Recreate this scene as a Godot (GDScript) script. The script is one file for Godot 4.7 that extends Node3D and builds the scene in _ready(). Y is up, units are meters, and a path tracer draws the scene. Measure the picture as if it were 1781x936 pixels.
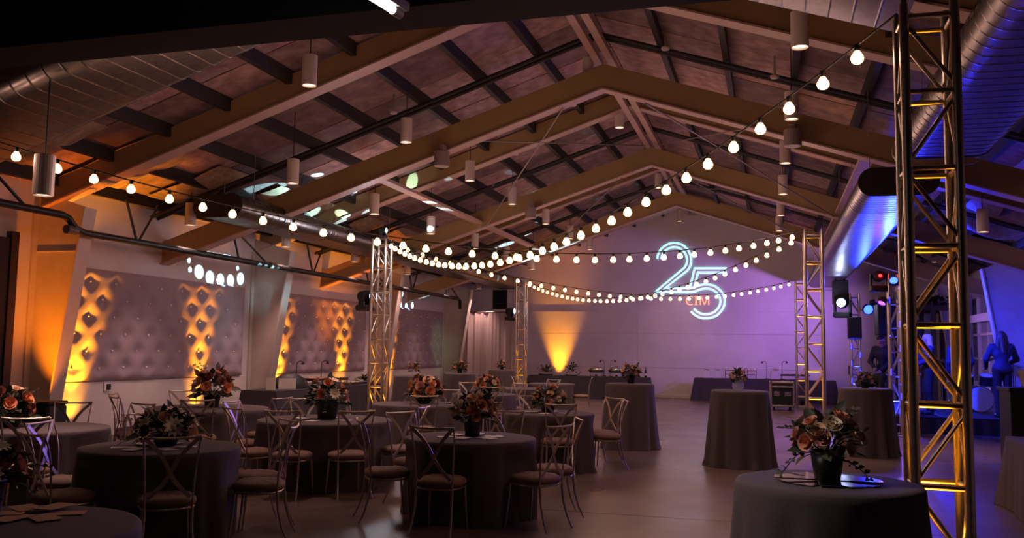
extends Node3D
# A party hall with portal frames, box trusses and bulb strings. Origin: the floor under the camera, -z runs along the hall.

var used := {}
var M := {}
var rng := RandomNumberGenerator.new()
const RIDGE_X := -2.66
const ROOF_H := 7.0
const WALL_X := -11.2
const RIGHT_X := 5.9
const END_Z := -32.0
const BACK_Z := 2.6


class G:
	var st := SurfaceTool.new()
	func _init() -> void:
		st.begin(Mesh.PRIMITIVE_TRIANGLES)
	func sm(n: int) -> G:
		st.set_smooth_group(n)
		return self
	func t(a: Vector3, b: Vector3, c: Vector3) -> void:   # counter-clockwise seen from outside
		st.add_vertex(a)
		st.add_vertex(c)
		st.add_vertex(b)
	func q(a: Vector3, b: Vector3, c: Vector3, d: Vector3) -> void:
		t(a, b, c)
		t(a, c, d)
	func box(c: Vector3, s: Vector3, b := Basis()) -> G:
		sm(-1)
		var h := s / 2
		var v := []
		for i in 8:
			v.append(c + b * Vector3(h.x * (1 if i & 1 else -1), h.y * (1 if i & 2 else -1), h.z * (1 if i & 4 else -1)))
		q(v[0], v[2], v[3], v[1])
		q(v[4], v[5], v[7], v[6])
		q(v[0], v[4], v[6], v[2])
		q(v[1], v[3], v[7], v[5])
		q(v[0], v[1], v[5], v[4])
		q(v[2], v[6], v[7], v[3])
		return self
	func bev(c: Vector3, s: Vector3, r: float, b := Basis()) -> G:   # chamfered box
		sm(-1)
		var h := s / 2
		var P := func(x: float, y: float, z: float, ax: int) -> Vector3:
			var o := Vector3(x * h.x, y * h.y, z * h.z)
			for k in 3:
				if k != ax:
					o[k] -= r * signf(o[k])
			return c + b * o
		for ax in 3:
			for s1 in [-1.0, 1.0]:
				var u := (ax + 1) % 3
				var w := (ax + 2) % 3
				var f := []
				for k in [[-1.0, -1.0], [1.0, -1.0], [1.0, 1.0], [-1.0, 1.0]]:
					var e := Vector3()
					e[ax] = s1
					e[u] = k[0]
					e[w] = k[1]
					f.append(P.call(e.x, e.y, e.z, ax))
				if s1 > 0:
					q(f[0], f[1], f[2], f[3])
				else:
					q(f[3], f[2], f[1], f[0])
		for ax in 3:      # edges along ax
			var u := (ax + 1) % 3
			var w := (ax + 2) % 3
			for k in [[1.0, 1.0], [-1.0, 1.0], [-1.0, -1.0], [1.0, -1.0]]:
				var f := []
				for e in [[-1.0, u], [1.0, u], [1.0, w], [-1.0, w]]:
					var o := Vector3()
					o[ax] = e[0]
					o[u] = k[0]
					o[w] = k[1]
					var p := Vector3(o.x * h.x, o.y * h.y, o.z * h.z)
					for m in 3:
						if m != e[1]:
							p[m] -= r * signf(p[m])
					f.append(c + b * p)
				if k[0] * k[1] > 0:
					q(f[3], f[2], f[1], f[0])
				else:
					q(f[0], f[1], f[2], f[3])
		for i in 8:
			var sg := Vector3(1 if i & 1 else -1, 1 if i & 2 else -1, 1 if i & 4 else -1)
			var x: Vector3 = P.call(sg.x, sg.y, sg.z, 0)
			var y: Vector3 = P.call(sg.x, sg.y, sg.z, 1)
			var z: Vector3 = P.call(sg.x, sg.y, sg.z, 2)
			if sg.x * sg.y * sg.z > 0:
				t(x, y, z)
			else:
				t(z, y, x)
		return self
	func tube(p: Array, r, n := 8, caps := true, closed := false) -> G:
		sm(0)
		var rings := []
		var m := p.size()
		var nrm := Vector3()
		for i in m:
			var d: Vector3 = (p[(i + 1) % m] - p[(i - 1 + m) % m]) if closed else (p[mini(i + 1, m - 1)] - p[maxi(i - 1, 0)])
			d = d.normalized()
			if i == 0:
				nrm = d.cross(Vector3.UP if absf(d.y) < 0.9 else Vector3.RIGHT).normalized()
			nrm = (nrm - d * nrm.dot(d)).normalized()
			var bi := d.cross(nrm)
			var rr: float = r[i] if r is Array else r
			var ring := []
			for k in n:
				var a := TAU * k / n
				ring.append(p[i] + (nrm * cos(a) + bi * sin(a)) * rr)
			rings.append(ring)
		for i in (m if closed else m - 1):
			var A: Array = rings[i]
			var B: Array = rings[(i + 1) % m]
			for k in n:
				q(A[k], A[(k + 1) % n], B[(k + 1) % n], B[k])
		if caps and not closed:
			sm(-1)
			for k in range(1, n - 1):
				t(rings[0][0], rings[0][k + 1], rings[0][k])
				t(rings[m - 1][0], rings[m - 1][k], rings[m - 1][k + 1])
		return self
	func bar(a: Vector3, b: Vector3, r: float, n := 8) -> G:
		return tube([a, b], r, n)
	func beam(a: Vector3, b: Vector3, w: float, h: float, up := Vector3.UP) -> G:   # box from a to b
		var z := (b - a).normalized()
		var x := up.cross(z).normalized()
		return box((a + b) / 2, Vector3(w, h, a.distance_to(b)), Basis(x, z.cross(x), z))
	func lathe(prof: Array, n := 16, at := Vector3(), sx := 1.0, sz := 1.0, b := Basis(), smooth := 0) -> G:   # Vector2(radius, y), bottom to top
		sm(smooth)
		for i in prof.size() - 1:
			for k in n:
				var f := []
				for e in [[i, k], [i, k + 1], [i + 1, k + 1], [i + 1, k]]:
					var a: float = -TAU * e[1] / n
					var v: Vector2 = prof[e[0]]
					f.append(at + b * Vector3(v.x * cos(a) * sx, v.y, v.x * sin(a) * sz))
				if prof[i].x > 0:
					t(f[0], f[1], f[2])
				if prof[i + 1].x > 0:
					t(f[0], f[2], f[3])
		return self
	func ell(c: Vector3, r: Vector3, n := 12, m := 8, b := Basis()) -> G:
		var prof := []
		for i in m + 1:
			var a := PI * i / m
			prof.append(Vector2(maxf(sin(a), 0.0) if i > 0 and i < m else 0.0, -cos(a)))
		return lathe(prof, n, c, 1, 1, b * Basis.from_scale(r))
	func grid(nu: int, nv: int, f: Callable, flip := false) -> G:   # f(i, j) -> point
		sm(0)
		var P := []
		for i in nu + 1:
			var row := []
			for j in nv + 1:
				row.append(f.call(i, j))
			P.append(row)
		for i in nu:
			for j in nv:
				if flip:
					q(P[i][j], P[i][j + 1], P[i + 1][j + 1], P[i + 1][j])
				else:
					q(P[i][j], P[i + 1][j], P[i + 1][j + 1], P[i][j + 1])
		return self
	func extrude(poly: PackedVector2Array, d: float, at := Vector3(), b := Basis()) -> G:   # in xy, thickness d along z, both faces
		sm(-1)
		if Geometry2D.is_polygon_clockwise(poly):
			poly.reverse()
		var ix := Geometry2D.triangulate_polygon(poly)
		var F := func(v: Vector2, z: float) -> Vector3: return at + b * Vector3(v.x, v.y, z)
		for i in range(0, ix.size(), 3):
			var a := poly[ix[i]]
			var c := poly[ix[i + 1]]
			var e := poly[ix[i + 2]]
			if (c - a).cross(e - a) < 0:
				var s := c
				c = e
				e = s
			t(F.call(a, d / 2), F.call(c, d / 2), F.call(e, d / 2))
			t(F.call(a, -d / 2), F.call(e, -d / 2), F.call(c, -d / 2))
		for i in poly.size():
			var a := poly[i]
			var c := poly[(i + 1) % poly.size()]
			q(F.call(a, -d / 2), F.call(c, -d / 2), F.call(c, d / 2), F.call(a, d / 2))
		return self
	func done() -> ArrayMesh:
		st.index()
		st.generate_normals()
		return st.commit()


func put(o: Node, called: String, par: Node = null) -> Node:
	var pa: Node = self if par == null else par
	var k = str(pa.get_instance_id()) + called
	var c: int = used.get(k, 0)
	used[k] = c + 1
	o.name = called if c == 0 else "%s_%03d" % [called, c]
	pa.add_child(o, true)
	return o


func obj(called: String, mesh: Mesh, mat: Material, par: Node = null, at := Vector3(), b := Basis()) -> MeshInstance3D:
	var o = MeshInstance3D.new()
	o.mesh = mesh
	o.material_override = mat
	o.transform = Transform3D(b, at)
	put(o, called, par)
	return o


func tag(o: Node, label: String, category := "", group := "", kind := "") -> Node:
	if label:
		o.set_meta("label", label)
	if category:
		o.set_meta("category", category)
	if group:
		o.set_meta("group", group)
	if kind:
		o.set_meta("kind", kind)
	return o


func thing(called: String, label: String, category: String, at := Vector3(), turn := 0.0, group := "") -> Node3D:
	var o = Node3D.new()
	o.position = at
	o.rotation.y = turn
	put(o, called)
	tag(o, label, category, group)
	return o


func struct(called: String, label := "") -> Node3D:
	var o = Node3D.new()
	put(o, called)
	tag(o, label, "", "", "structure")
	return o


func dup(src: Node3D, at: Vector3, turn: float, label: String) -> Node3D:
	var o: Node3D = src.duplicate()
	put(o, str(src.get_meta("stem")))
	o.position = at
	o.rotation.y = turn
	o.set_meta("label", label)
	return o


func spot(par: Node, at: Vector3, to: Vector3, ang: float, col: Color, e: float, soft := 0.6, size := 0.05) -> SpotLight3D:
	var l = SpotLight3D.new()
	l.light_color = col
	l.light_energy = e
	l.spot_angle = ang
	l.spot_angle_attenuation = soft
	l.spot_range = 60
	l.spot_attenuation = 2
	l.light_size = size
	l.shadow_enabled = true
	put(l, "lamp_light", par)
	var d = (to - at).normalized()
	l.transform = Transform3D(Basis.looking_at(d, Vector3.UP if absf(d.y) < 0.98 else Vector3.RIGHT), at)
	return l


func omni(par: Node, at: Vector3, col: Color, e: float, size := 0.05) -> OmniLight3D:
	var l = OmniLight3D.new()
	l.light_color = col
	l.light_energy = e
	l.omni_range = 60
	l.omni_attenuation = 2
	l.light_size = size
	l.shadow_enabled = true
	put(l, "lamp_light", par)
	l.position = at
	return l


func noise_tex(freq: float, a: Color, b: Color, oct := 4, seed := 1, size := 512, as_normal := false, bump := 4.0, kind := FastNoiseLite.TYPE_SIMPLEX_SMOOTH) -> NoiseTexture2D:
	var n = FastNoiseLite.new()
	n.seed = seed
	n.frequency = freq
	n.noise_type = kind
	n.fractal_octaves = oct
	var tx = NoiseTexture2D.new()
	tx.width = size
	tx.height = size
	tx.seamless = true
	tx.noise = n
	if as_normal:
		tx.as_normal_map = true
		tx.bump_strength = bump
	else:
		var g = Gradient.new()
		g.set_color(0, a)
		g.set_color(1, b)
		tx.color_ramp = g
	return tx


func mat(col: Color, rough := 0.6, metal := 0.0, tex: Texture2D = null, scale := 1.0, nrm: Texture2D = null, nscale := 1.0, world := true) -> StandardMaterial3D:
	var m = StandardMaterial3D.new()
	m.albedo_color = col
	m.roughness = rough
	m.metallic = metal
	if tex:
		m.albedo_texture = tex
	if nrm:
		m.normal_enabled = true
		m.normal_texture = nrm
		m.normal_scale = nscale
	if tex or nrm:
		m.uv1_triplanar = true
		m.uv1_world_triplanar = world
		m.uv1_scale = Vector3.ONE * scale
	return m


func glow(col: Color, e: float) -> StandardMaterial3D:
	var m = StandardMaterial3D.new()
	m.albedo_color = Color(0.9, 0.9, 0.9)
	m.roughness = 0.4
	m.emission_enabled = true
	m.emission = col
	m.emission_energy_multiplier = e
	return m


func roof_y(x: float) -> float:
	return ROOF_H - absf(x - RIDGE_X) / 3.0


func materials() -> void:
	var fine = noise_tex(0.05, Color(0.8, 0.8, 0.8), Color(1, 1, 1), 4, 3)
	var soft = noise_tex(0.01, Color(0.93, 0.92, 0.92), Color(1, 1, 1), 3, 4)
	var blot = noise_tex(0.012, Color(0.62, 0.58, 0.56), Color(1, 1, 1), 5, 7)
	var grain_n = noise_tex(0.2, Color.BLACK, Color.WHITE, 3, 5, 512, true, 3.0)
	var weave = noise_tex(0.45, Color.BLACK, Color.WHITE, 2, 9, 256, true, 5.0)
	M.wall = mat(Color(0.82, 0.79, 0.80), 0.75, 0, soft, 0.12)
	M.wall_low = mat(Color(0.82, 0.79, 0.78), 0.7, 0, soft, 0.15)
	M.panel = mat(Color(0.60, 0.53, 0.57), 0.85, 0, null, 3, weave, 0.15)
	M.button = mat(Color(0.97, 0.95, 0.95), 0.15, 0.0)
	M.column = mat(Color(0.76, 0.72, 0.70), 0.6, 0, soft, 0.3)
	M.frame = mat(Color(0.62, 0.50, 0.34), 0.6, 0, soft, 0.3)
	M.flange = mat(Color(0.70, 0.58, 0.54), 0.55, 0, soft, 0.3)
	M.purlin = mat(Color(0.13, 0.11, 0.09), 0.7)
	M.roof = []
	for i in 4:
		var k = 0.82 + 0.12 * i
		M.roof.append(mat(Color(0.66 * k, 0.54 * k, 0.54 * k), 0.85, 0, blot, 0.35 + 0.07 * i))
	M.batt = mat(Color(0.72, 0.62, 0.52), 0.5, 0, blot, 0.8, grain_n, 0.5)
	M.black_pipe = mat(Color(0.05, 0.045, 0.05), 0.45)
	M.black = mat(Color(0.02, 0.02, 0.022), 0.6)
	M.soffit = mat(Color(0.06, 0.045, 0.04), 0.8, 0, fine, 1.0)
	M.rod = mat(Color(0.55, 0.5, 0.48), 0.4, 0.4)
	M.grey_pipe = mat(Color(0.38, 0.34, 0.32), 0.5, 0.3)
	M.duct = mat(Color(0.55, 0.52, 0.50), 0.32, 1.0, noise_tex(0.02, Color(0.8, 0.8, 0.8), Color(1, 1, 1), 3, 21), 0.8)
	M.duct_seam = mat(Color(0.5, 0.47, 0.45), 0.35, 1.0)
	M.duct_cap = mat(Color(0.16, 0.13, 0.12), 0.6, 0.4)
	M.alu = mat(Color(0.72, 0.68, 0.62), 0.34, 1.0)
	var conc = noise_tex(0.006, Color(0.80, 0.78, 0.77), Color(1, 1, 1), 4, 31, 1024)
	M.floor = mat(Color(0.39, 0.33, 0.31), 0.3, 0, conc, 0.16, null)
	M.floor.roughness_texture = noise_tex(0.006, Color(0.72, 0.72, 0.72), Color(1, 1, 1), 2, 37)
	M.floor.roughness = 0.36
	M.joint = mat(Color(0.08, 0.07, 0.06), 0.8)
	M.cloth = mat(Color(0.33, 0.29, 0.30), 0.9, 0, fine, 4.0, weave, 0.5, false)
	M.cloth.rim_enabled = true
	M.cloth.rim = 0.1
	M.cloth_end = mat(Color(0.25, 0.23, 0.27), 0.9, 0, fine, 4.0, weave, 0.5, false)
	M.chair_metal = mat(Color(0.76, 0.71, 0.66), 0.36, 1.0)
	M.cushion = mat(Color(0.42, 0.31, 0.26), 0.75, 0, null, 6, weave, 0.5, false)
	M.cushion.rim_enabled = true
	M.cushion.rim = 0.3
	M.pot = mat(Color(0.12, 0.10, 0.09), 0.45, 0.3, fine, 8, null, 1, false)
	M.glass = StandardMaterial3D.new()
	M.glass.albedo_color = Color(0.95, 0.97, 1.0, 0.12)
	M.glass.roughness = 0.05
	M.glass.transparency = BaseMaterial3D.TRANSPARENCY_ALPHA
	M.leaf = []
	for c in [Color(0.10, 0.15, 0.06), Color(0.15, 0.19, 0.10), Color(0.20, 0.16, 0.07)]:
		var m = mat(c, 0.6)
		m.backlight_enabled = true
		m.backlight = c * 0.5
		M.leaf.append(m)
	M.bloom = []
	for c in [Color(0.80, 0.56, 0.44), Color(0.86, 0.72, 0.58), Color(0.78, 0.50, 0.34), Color(0.72, 0.52, 0.48), Color(0.88, 0.82, 0.72), Color(0.46, 0.24, 0.18)]:
		var m = mat(c, 0.7)
		m.backlight_enabled = true
		m.backlight = c * 0.3
		M.bloom.append(m)
	M.paper = mat(Color(0.82, 0.79, 0.76), 0.7)
	M.kraft = mat(Color(0.62, 0.42, 0.26), 0.7)
	M.mirror = mat(Color(0.75, 0.76, 0.80), 0.08, 1.0)
	M.china = mat(Color(0.85, 0.78, 0.66), 0.25)
	M.steel = mat(Color(0.72, 0.70, 0.68), 0.2, 1.0)
	M.wood = mat(Color(0.16, 0.08, 0.04), 0.5, 0, fine, 6)
	M.dark_wood = mat(Color(0.10, 0.07, 0.06), 0.65, 0, fine, 3)
	M.curtain = mat(Color(0.68, 0.60, 0.60), 0.85, 0, null, 5, weave, 0.4)
	M.bulb = glow(Color(1.0, 0.72, 0.42), 9.0)
	M.cable = mat(Color(0.03, 0.025, 0.02), 0.6)
	M.pend = mat(Color(0.78, 0.72, 0.68), 0.5)
	M.pend_glow = glow(Color(1.0, 0.82, 0.66), 3.2)
	M.pend_off = mat(Color(0.55, 0.48, 0.45), 0.5)
	M.amber = glow(Color(1.0, 0.55, 0.06), 6.0)
	M.skin = mat(Color(0.62, 0.42, 0.33), 0.55)
	M.white = mat(Color(0.85, 0.85, 0.85), 0.5)


func _ready() -> void:
	rng.seed = 2025
	# camera
	var cam = Camera3D.new()
	cam.name = "camera"
	add_child(cam)
	cam.keep_aspect = Camera3D.KEEP_HEIGHT
	cam.fov = 33.665
	cam.near = 0.05
	cam.far = 200
	cam.transform = Transform3D(Basis(Vector3(0.96034, 0.01426, -0.27847), Vector3(0.01166, 0.99577, 0.09119), Vector3(0.27859, -0.09082, 0.95611)), Vector3(0, 1.6, 0))
	cam.current = true
	# surroundings: night outside
	var we = WorldEnvironment.new()
	we.name = "world_environment"
	var env = Environment.new()
	env.background_mode = Environment.BG_COLOR
	env.background_color = Color(0.02, 0.02, 0.035)
	env.tonemap_mode = Environment.TONE_MAPPER_LINEAR
	env.tonemap_exposure = 1.0
	env.sdfgi_enabled = true
	env.ssao_enabled = true
	env.ssil_enabled = true
	we.environment = env
	add_child(we)
	materials()
	# the setting
	build_floor()
	build_left_wall()
	build_end_wall()
	build_right_wall()
	build_roof()
	build_soffit()
	# what hangs and stands
	build_ducts()
	build_trusses()
	build_strings()
	build_pendants()
	build_uplights()
	build_projections()
	build_heads()
	build_tables()
	build_chairs()
	build_flowers()
	build_buffets()
	build_stage()
	build_people()
	build_small()


func build_floor() -> void:
	var f = struct("floor", "polished concrete floor of wide slabs with thin joints")
	var edges = [BACK_Z, -2.65, -8.9, -15.15, -21.4, -27.65, END_Z]
	for i in 6:
		var z0: float = edges[i]
		var z1: float = edges[i + 1]
		obj("floor_slab", G.new().bev(Vector3((WALL_X + RIGHT_X) / 2, -0.1, (z0 + z1) / 2), Vector3(RIGHT_X - WALL_X + 0.4, 0.2, z0 - z1 - 0.012), 0.004).done(), M.floor, f)
	obj("slab_bed", G.new().box(Vector3((WALL_X + RIGHT_X) / 2, -0.16, (BACK_Z + END_Z) / 2), Vector3(RIGHT_X - WALL_X + 1, 0.3, BACK_Z - END_Z + 1)).done(), M.joint, f)


func tapered_column(par: Node, x: float, sgn: float, z: float) -> void:   # sgn +1: stands on the left wall and reaches to the right
	var c = Node3D.new()
	put(c, "column", par)
	c.position = Vector3(x, 0, z)
	var H = 3.72
	var prof = PackedVector2Array([Vector2(0, 0), Vector2(0.42 * sgn, 0), Vector2(0.98 * sgn, H), Vector2(0, H + 0.3)])
	obj("web", G.new().extrude(prof, 0.05).done(), M.column, c)
	var a = Vector3(0.42 * sgn, 0, 0)
	var b = Vector3(0.98 * sgn, H, 0)
	obj("inner_flange", G.new().beam(a, b, 0.26, 0.03, Vector3(1, 0.1, 0)).done(), M.column, c)
	obj("outer_flange", G.new().box(Vector3(0.02 * sgn, H / 2, 0), Vector3(0.03, H, 0.26)).done(), M.column, c)
	obj("stiffener", G.new().box(Vector3(0.40 * sgn, 3.05, 0), Vector3(0.78, 0.012, 0.09)).done(), M.column, c)
	var g = G.new()
	for k in 5:
		for s in [-1, 1]:
			g.ell(Vector3((0.90 - 0.012 * k) * sgn, H - 0.1 - 0.13 * k, 0.03 * s), Vector3(0.018, 0.018, 0.012), 6, 4)
	tag(obj("bolt", g.done(), M.rod, c), "", "", "", "stuff")


func build_left_wall() -> void:
	var w = struct("wall_left", "pale left wall with a low wainscot and tapered steel columns")
	var L = BACK_Z - END_Z
	obj("wall_board", G.new().box(Vector3(WALL_X - 0.1, 2.15, (BACK_Z + END_Z) / 2), Vector3(0.2, 4.3, L)).done(), M.wall, w)
	for i in 3:
		var z0 = -11.55 - 6.2 * i
		obj("wainscot", G.new().bev(Vector3(WALL_X + 0.02, 0.48, z0 - 2.95), Vector3(0.04, 0.95, 5.75), 0.006).done(), M.wall_low, w)
	for z in [-5.2, -11.4, -17.6, -23.8, -30.0]:
		tapered_column(w, WALL_X, 1.0, z)
	# the pipe girder below the eave
	var gd = Node3D.new()
	put(gd, "eave_girder", w)
	var x = -10.05
	obj("pipe", G.new().tube([Vector3(x, 3.5, -4.6), Vector3(x, 3.5, -10.66), Vector3(x, 3.47, -10.78), Vector3(x, 3.34, -10.92), Vector3(x, 3.29, -11.1), Vector3(x, 3.29, -28.15), Vector3(x, 3.22, -28.28), Vector3(x, 2.95, -28.3)], 0.056, 10).done(), M.black_pipe, gd)
	for z in [-10.85, -16.45, -22.6]:
		obj("coupling", G.new().bar(Vector3(x, 3.30, z - 0.1), Vector3(x, 3.30, z + 0.1), 0.07, 10).done(), M.grey_pipe, gd)
	for k in 6:
		var z = -12.3 - 2.95 * k
		obj("strut", G.new().bar(Vector3(x, 3.29, z), Vector3(x - 0.02, 3.95, z + 0.28), 0.022, 6).done(), M.black_pipe, gd)
		if k % 2 == 1:
			obj("strut", G.new().bar(Vector3(x, 3.29, z - 1.1), Vector3(x - 0.02, 3.9, z + 0.22), 0.022, 6).done(), M.black_pipe, gd)
		else:
			obj("strut", G.new().bar(Vector3(x, 3.29, z - 0.03), Vector3(x - 0.02, 3.98, z - 0.5), 0.022, 6).done(), M.black_pipe, gd)
	obj("strut", G.new().bar(Vector3(x, 3.5, -10.0), Vector3(x, 4.05, -9.2), 0.022, 6).done(), M.black_pipe, gd)
	# dark door near the camera
	var d = struct("door_1", "dark door leaf at the near end of the left wall")
	obj("door_leaf", G.new().bev(Vector3(WALL_X + 0.04, 1.6, -9.75), Vector3(0.08, 3.2, 2.1), 0.01).done(), M.dark_wood, d)
	obj("door_jamb", G.new().box(Vector3(WALL_X + 0.05, 1.65, -10.87), Vector3(0.12, 3.3, 0.14)).done(), M.wood, d)
	obj("door_jamb", G.new().box(Vector3(WALL_X + 0.05, 1.65, -8.64), Vector3(0.12, 3.3, 0.12)).done(), M.wood, d)
	# tufted panels between the columns
	var spots = [[-11.47, 5.72, "tufted grey wall panel nearest the camera, left of the first slanted column gap"], [-17.85, 5.5, "tufted grey wall panel in the middle bay behind the left buffet table"], [-24.0, 5.6, "tufted grey wall panel in the far bay beside the pink curtain"]]
	for sp in spots:
		var z0: float = sp[0]
		var len: float = sp[1]
		var t = thing("tufted_panel", sp[2], "wall panel", Vector3(WALL_X, 0.97, z0), 0, "")
		var H = 1.92
		var nz = int(len / 0.045)
		var ny = int(H / 0.045)
		var hf = func(z: float, y: float) -> float:   # depth of the padding
			var best = 9.0
			var row = int(roundf((y - 0.22) / 0.295))
			for r in [row - 1, row, row + 1]:
				if r < 0 or r > 5:
					continue
				var off: float = 0.44 - (0.31 if r % 2 == 0 else 0.0)
				var k = roundf((z - off) / 0.617)
				var dz = absf(z - off - k * 0.617) / 0.31
				var dy = absf(y - 0.22 - r * 0.295) / 0.295
				best = minf(best, 0.75 * (dz + dy) + 0.25 * sqrt(dz * dz + dy * dy))
			var e = minf(minf(y, H - y), minf(z, len - z))
			var edge = clampf(e / 0.12, 0.0, 1.0)
			return 0.045 + 0.055 * smoothstep(0.0, 0.8, best) * (0.2 + 0.8 * sqrt(edge))
		var g = G.new()
		g.grid(nz, ny, func(i, j):
			var z = len * i / nz
			var y = H * j / ny
			return Vector3(hf.call(z, y), y, -z))
		g.box(Vector3(0.022, H / 2, -len / 2), Vector3(0.044, H, len))
		g.box(Vector3(0.03, 0.005, -len / 2), Vector3(0.06, 0.01, len))
		obj("upholstery", g.done(), M.panel, t)
		var b = G.new()
		for r in 6:
			var off: float = 0.44 - (0.31 if r % 2 == 0 else 0.0)
			for k in 10:
				var z = off + k * 0.617
				if z < len - 0.08:
					b.ell(Vector3(0.062, 0.22 + r * 0.295, -z), Vector3(0.018, 0.02, 0.02), 8, 5)
		tag(obj("tuft_buttons", b.done(), M.button, t), "shiny round buttons", "", "", "stuff")
	var o = thing("wall_outlet", "small dark outlet plate on the low wainscot under the nearest tufted panel", "outlet", Vector3(WALL_X + 0.045, 0.86, -13.08))
	obj("plate", G.new().bev(Vector3(0.008, 0, 0), Vector3(0.016, 0.14, 0.16), 0.004).done(), M.white, o)
	obj("socket", G.new().bev(Vector3(0.02, 0, -0.02), Vector3(0.02, 0.1, 0.1), 0.004).done(), M.black, o)


func gable(x0: float, x1: float) -> PackedVector2Array:
	return PackedVector2Array([Vector2(x0, 0), Vector2(x1, 0), Vector2(x1, roof_y(x1)), Vector2(RIDGE_X, ROOF_H), Vector2(x0, roof_y(x0))])


func build_end_wall() -> void:
	var w = struct("wall_end", "tall pale gable wall at the far end of the hall")
	obj("wall_board", G.new().extrude(gable(WALL_X, RIGHT_X), 0.2, Vector3(0, 0, END_Z - 0.1)).done(), M.wall, w)
	for r in [[0.06, 1.04], [1.05, 2.25], [2.26, 3.05]]:
		for c in [[WALL_X, -4.6], [-4.595, 1.9]]:
			obj("wall_panel", G.new().bev(Vector3((c[0] + c[1]) / 2, (r[0] + r[1]) / 2, END_Z + 0.015), Vector3(c[1] - c[0], r[1] - r[0], 0.03), 0.006).done(), M.wall, w)
	var b = struct("baseboard_end")
	obj("board", G.new().bev(Vector3(-4.6, 0.06, END_Z + 0.03), Vector3(13, 0.12, 0.03), 0.005).done(), M.wall_low, b)
	var d = struct("door_2", "flush white double door in the far wall")
	for s in [-1, 1]:
		obj("door_leaf", G.new().bev(Vector3(2.55 + 0.5 * s, 1.1, END_Z + 0.03), Vector3(0.98, 2.2, 0.05), 0.006).done(), M.wall_low, d)
	obj("door_handle", G.new().box(Vector3(2.5, 1.1, END_Z + 0.08), Vector3(0.05, 0.3, 0.05)).done(), M.steel, d)
	var v = thing("wall_louver", "black louvered vent high on the far wall above the pink curtain", "vent", Vector3(-9.77, 3.49, END_Z + 0.02))
	obj("frame", G.new().box(Vector3(0, 0, 0.01), Vector3(0.56, 0.72, 0.03)).done(), M.black, v)
	for k in 7:
		obj("slat", G.new().box(Vector3(0, -0.3 + 0.1 * k, 0.035), Vector3(0.52, 0.07, 0.015), Basis(Vector3.RIGHT, 0.6)).done(), M.black_pipe, v)
	# back wall behind the camera
	var bw = struct("wall_back")
	obj("wall_board", G.new().extrude(gable(WALL_X, RIGHT_X), 0.2, Vector3(0, 0, BACK_Z + 0.1)).done(), M.soffit, bw)


func build_right_wall() -> void:
	var w = struct("wall_right", "pale right wall with slanted columns and night windows")
	var zmid = -22.0
	var h = roof_y(RIGHT_X)
	obj("wall_board", G.new().box(Vector3(RIGHT_X + 0.1, h / 2, (BACK_Z + zmid) / 2), Vector3(0.2, h, BACK_Z - zmid)).done(), M.wall, w)
	obj("wall_board", G.new().box(Vector3(RIGHT_X + 0.1, (h + 3.4) / 2, (zmid + END_Z) / 2), Vector3(0.2, h - 3.4, zmid - END_Z)).done(), M.wall, w)
	obj("wall_board", G.new().box(Vector3(RIGHT_X + 0.1, 0.4, (zmid + END_Z) / 2), Vector3(0.2, 0.8, zmid - END_Z)).done(), M.wall, w)
	for z in [-11.4, -17.6, -23.8, -30.0]:
		tapered_column(w, RIGHT_X, -1.0, z)
	for n in 2:
		var z0: float = [-24.1, -22.0][n]
		var z1: float = [-31.9, -23.5][n]
		var wn = struct("window_%d" % (n + 1), "dark night window with slim pale mullions in the right wall")
		var g = G.new()
		var cnt: int = [6, 2][n]
		for k in cnt + 1:
			var z = lerpf(z0, z1, float(k) / cnt)
			obj("mullion", G.new().box(Vector3(RIGHT_X + 0.05, 2.1, z), Vector3(0.09, 2.6, 0.07)).done(), M.column, wn)
		for y in [0.83, 1.55, 2.25, 3.37]:
			obj("rail", G.new().box(Vector3(RIGHT_X + 0.05, y, (z0 + z1) / 2), Vector3(0.09, 0.07, z0 - z1)).done(), M.column, wn)
		obj("transom", G.new().box(Vector3(RIGHT_X - 0.03, 2.72, (z0 + z1) / 2), Vector3(0.16, 0.22, z0 - z1)).done(), M.white, wn)
		for k in cnt:
			obj("pane", G.new().box(Vector3(RIGHT_X + 0.05, 2.1, lerpf(z0, z1, (k + 0.5) / cnt)), Vector3(0.012, 2.55, (z0 - z1) / cnt - 0.06)).done(), M.glass, wn)
	var e = thing("exit_sign", "green lit exit sign on the far wall behind the near truss", "sign", Vector3(4.55, 3.3, END_Z + 0.04))
	obj("housing", G.new().bev(Vector3(0, 0, 0.02), Vector3(0.42, 0.24, 0.05), 0.01).done(), M.white, e)
	var tm = TextMesh.new()
	tm.text = "EXIT"
	tm.font = SystemFont.new()
	tm.font.font_names = PackedStringArray(["Droid Sans"])
	tm.font_size = 64
	tm.pixel_size = 0.0028
	tm.depth = 0.01
	obj("glow_letters", tm, glow(Color(0.1, 1.0, 0.5), 1.6), e, Vector3(0, 0, 0.05))


func sloped(x0: float, x1: float, y_drop: float, z0: float, z1: float, th: float) -> ArrayMesh:   # a board parallel to the roof, its top y_drop below it
	var a = Vector2(x0, roof_y(x0) - y_drop)
	var b = Vector2(x1, roof_y(x1) - y_drop)
	return G.new().extrude(PackedVector2Array([a - Vector2(0, th), b - Vector2(0, th), b, a]), absf(z0 - z1), Vector3(0, 0, (z0 + z1) / 2)).done()


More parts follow.
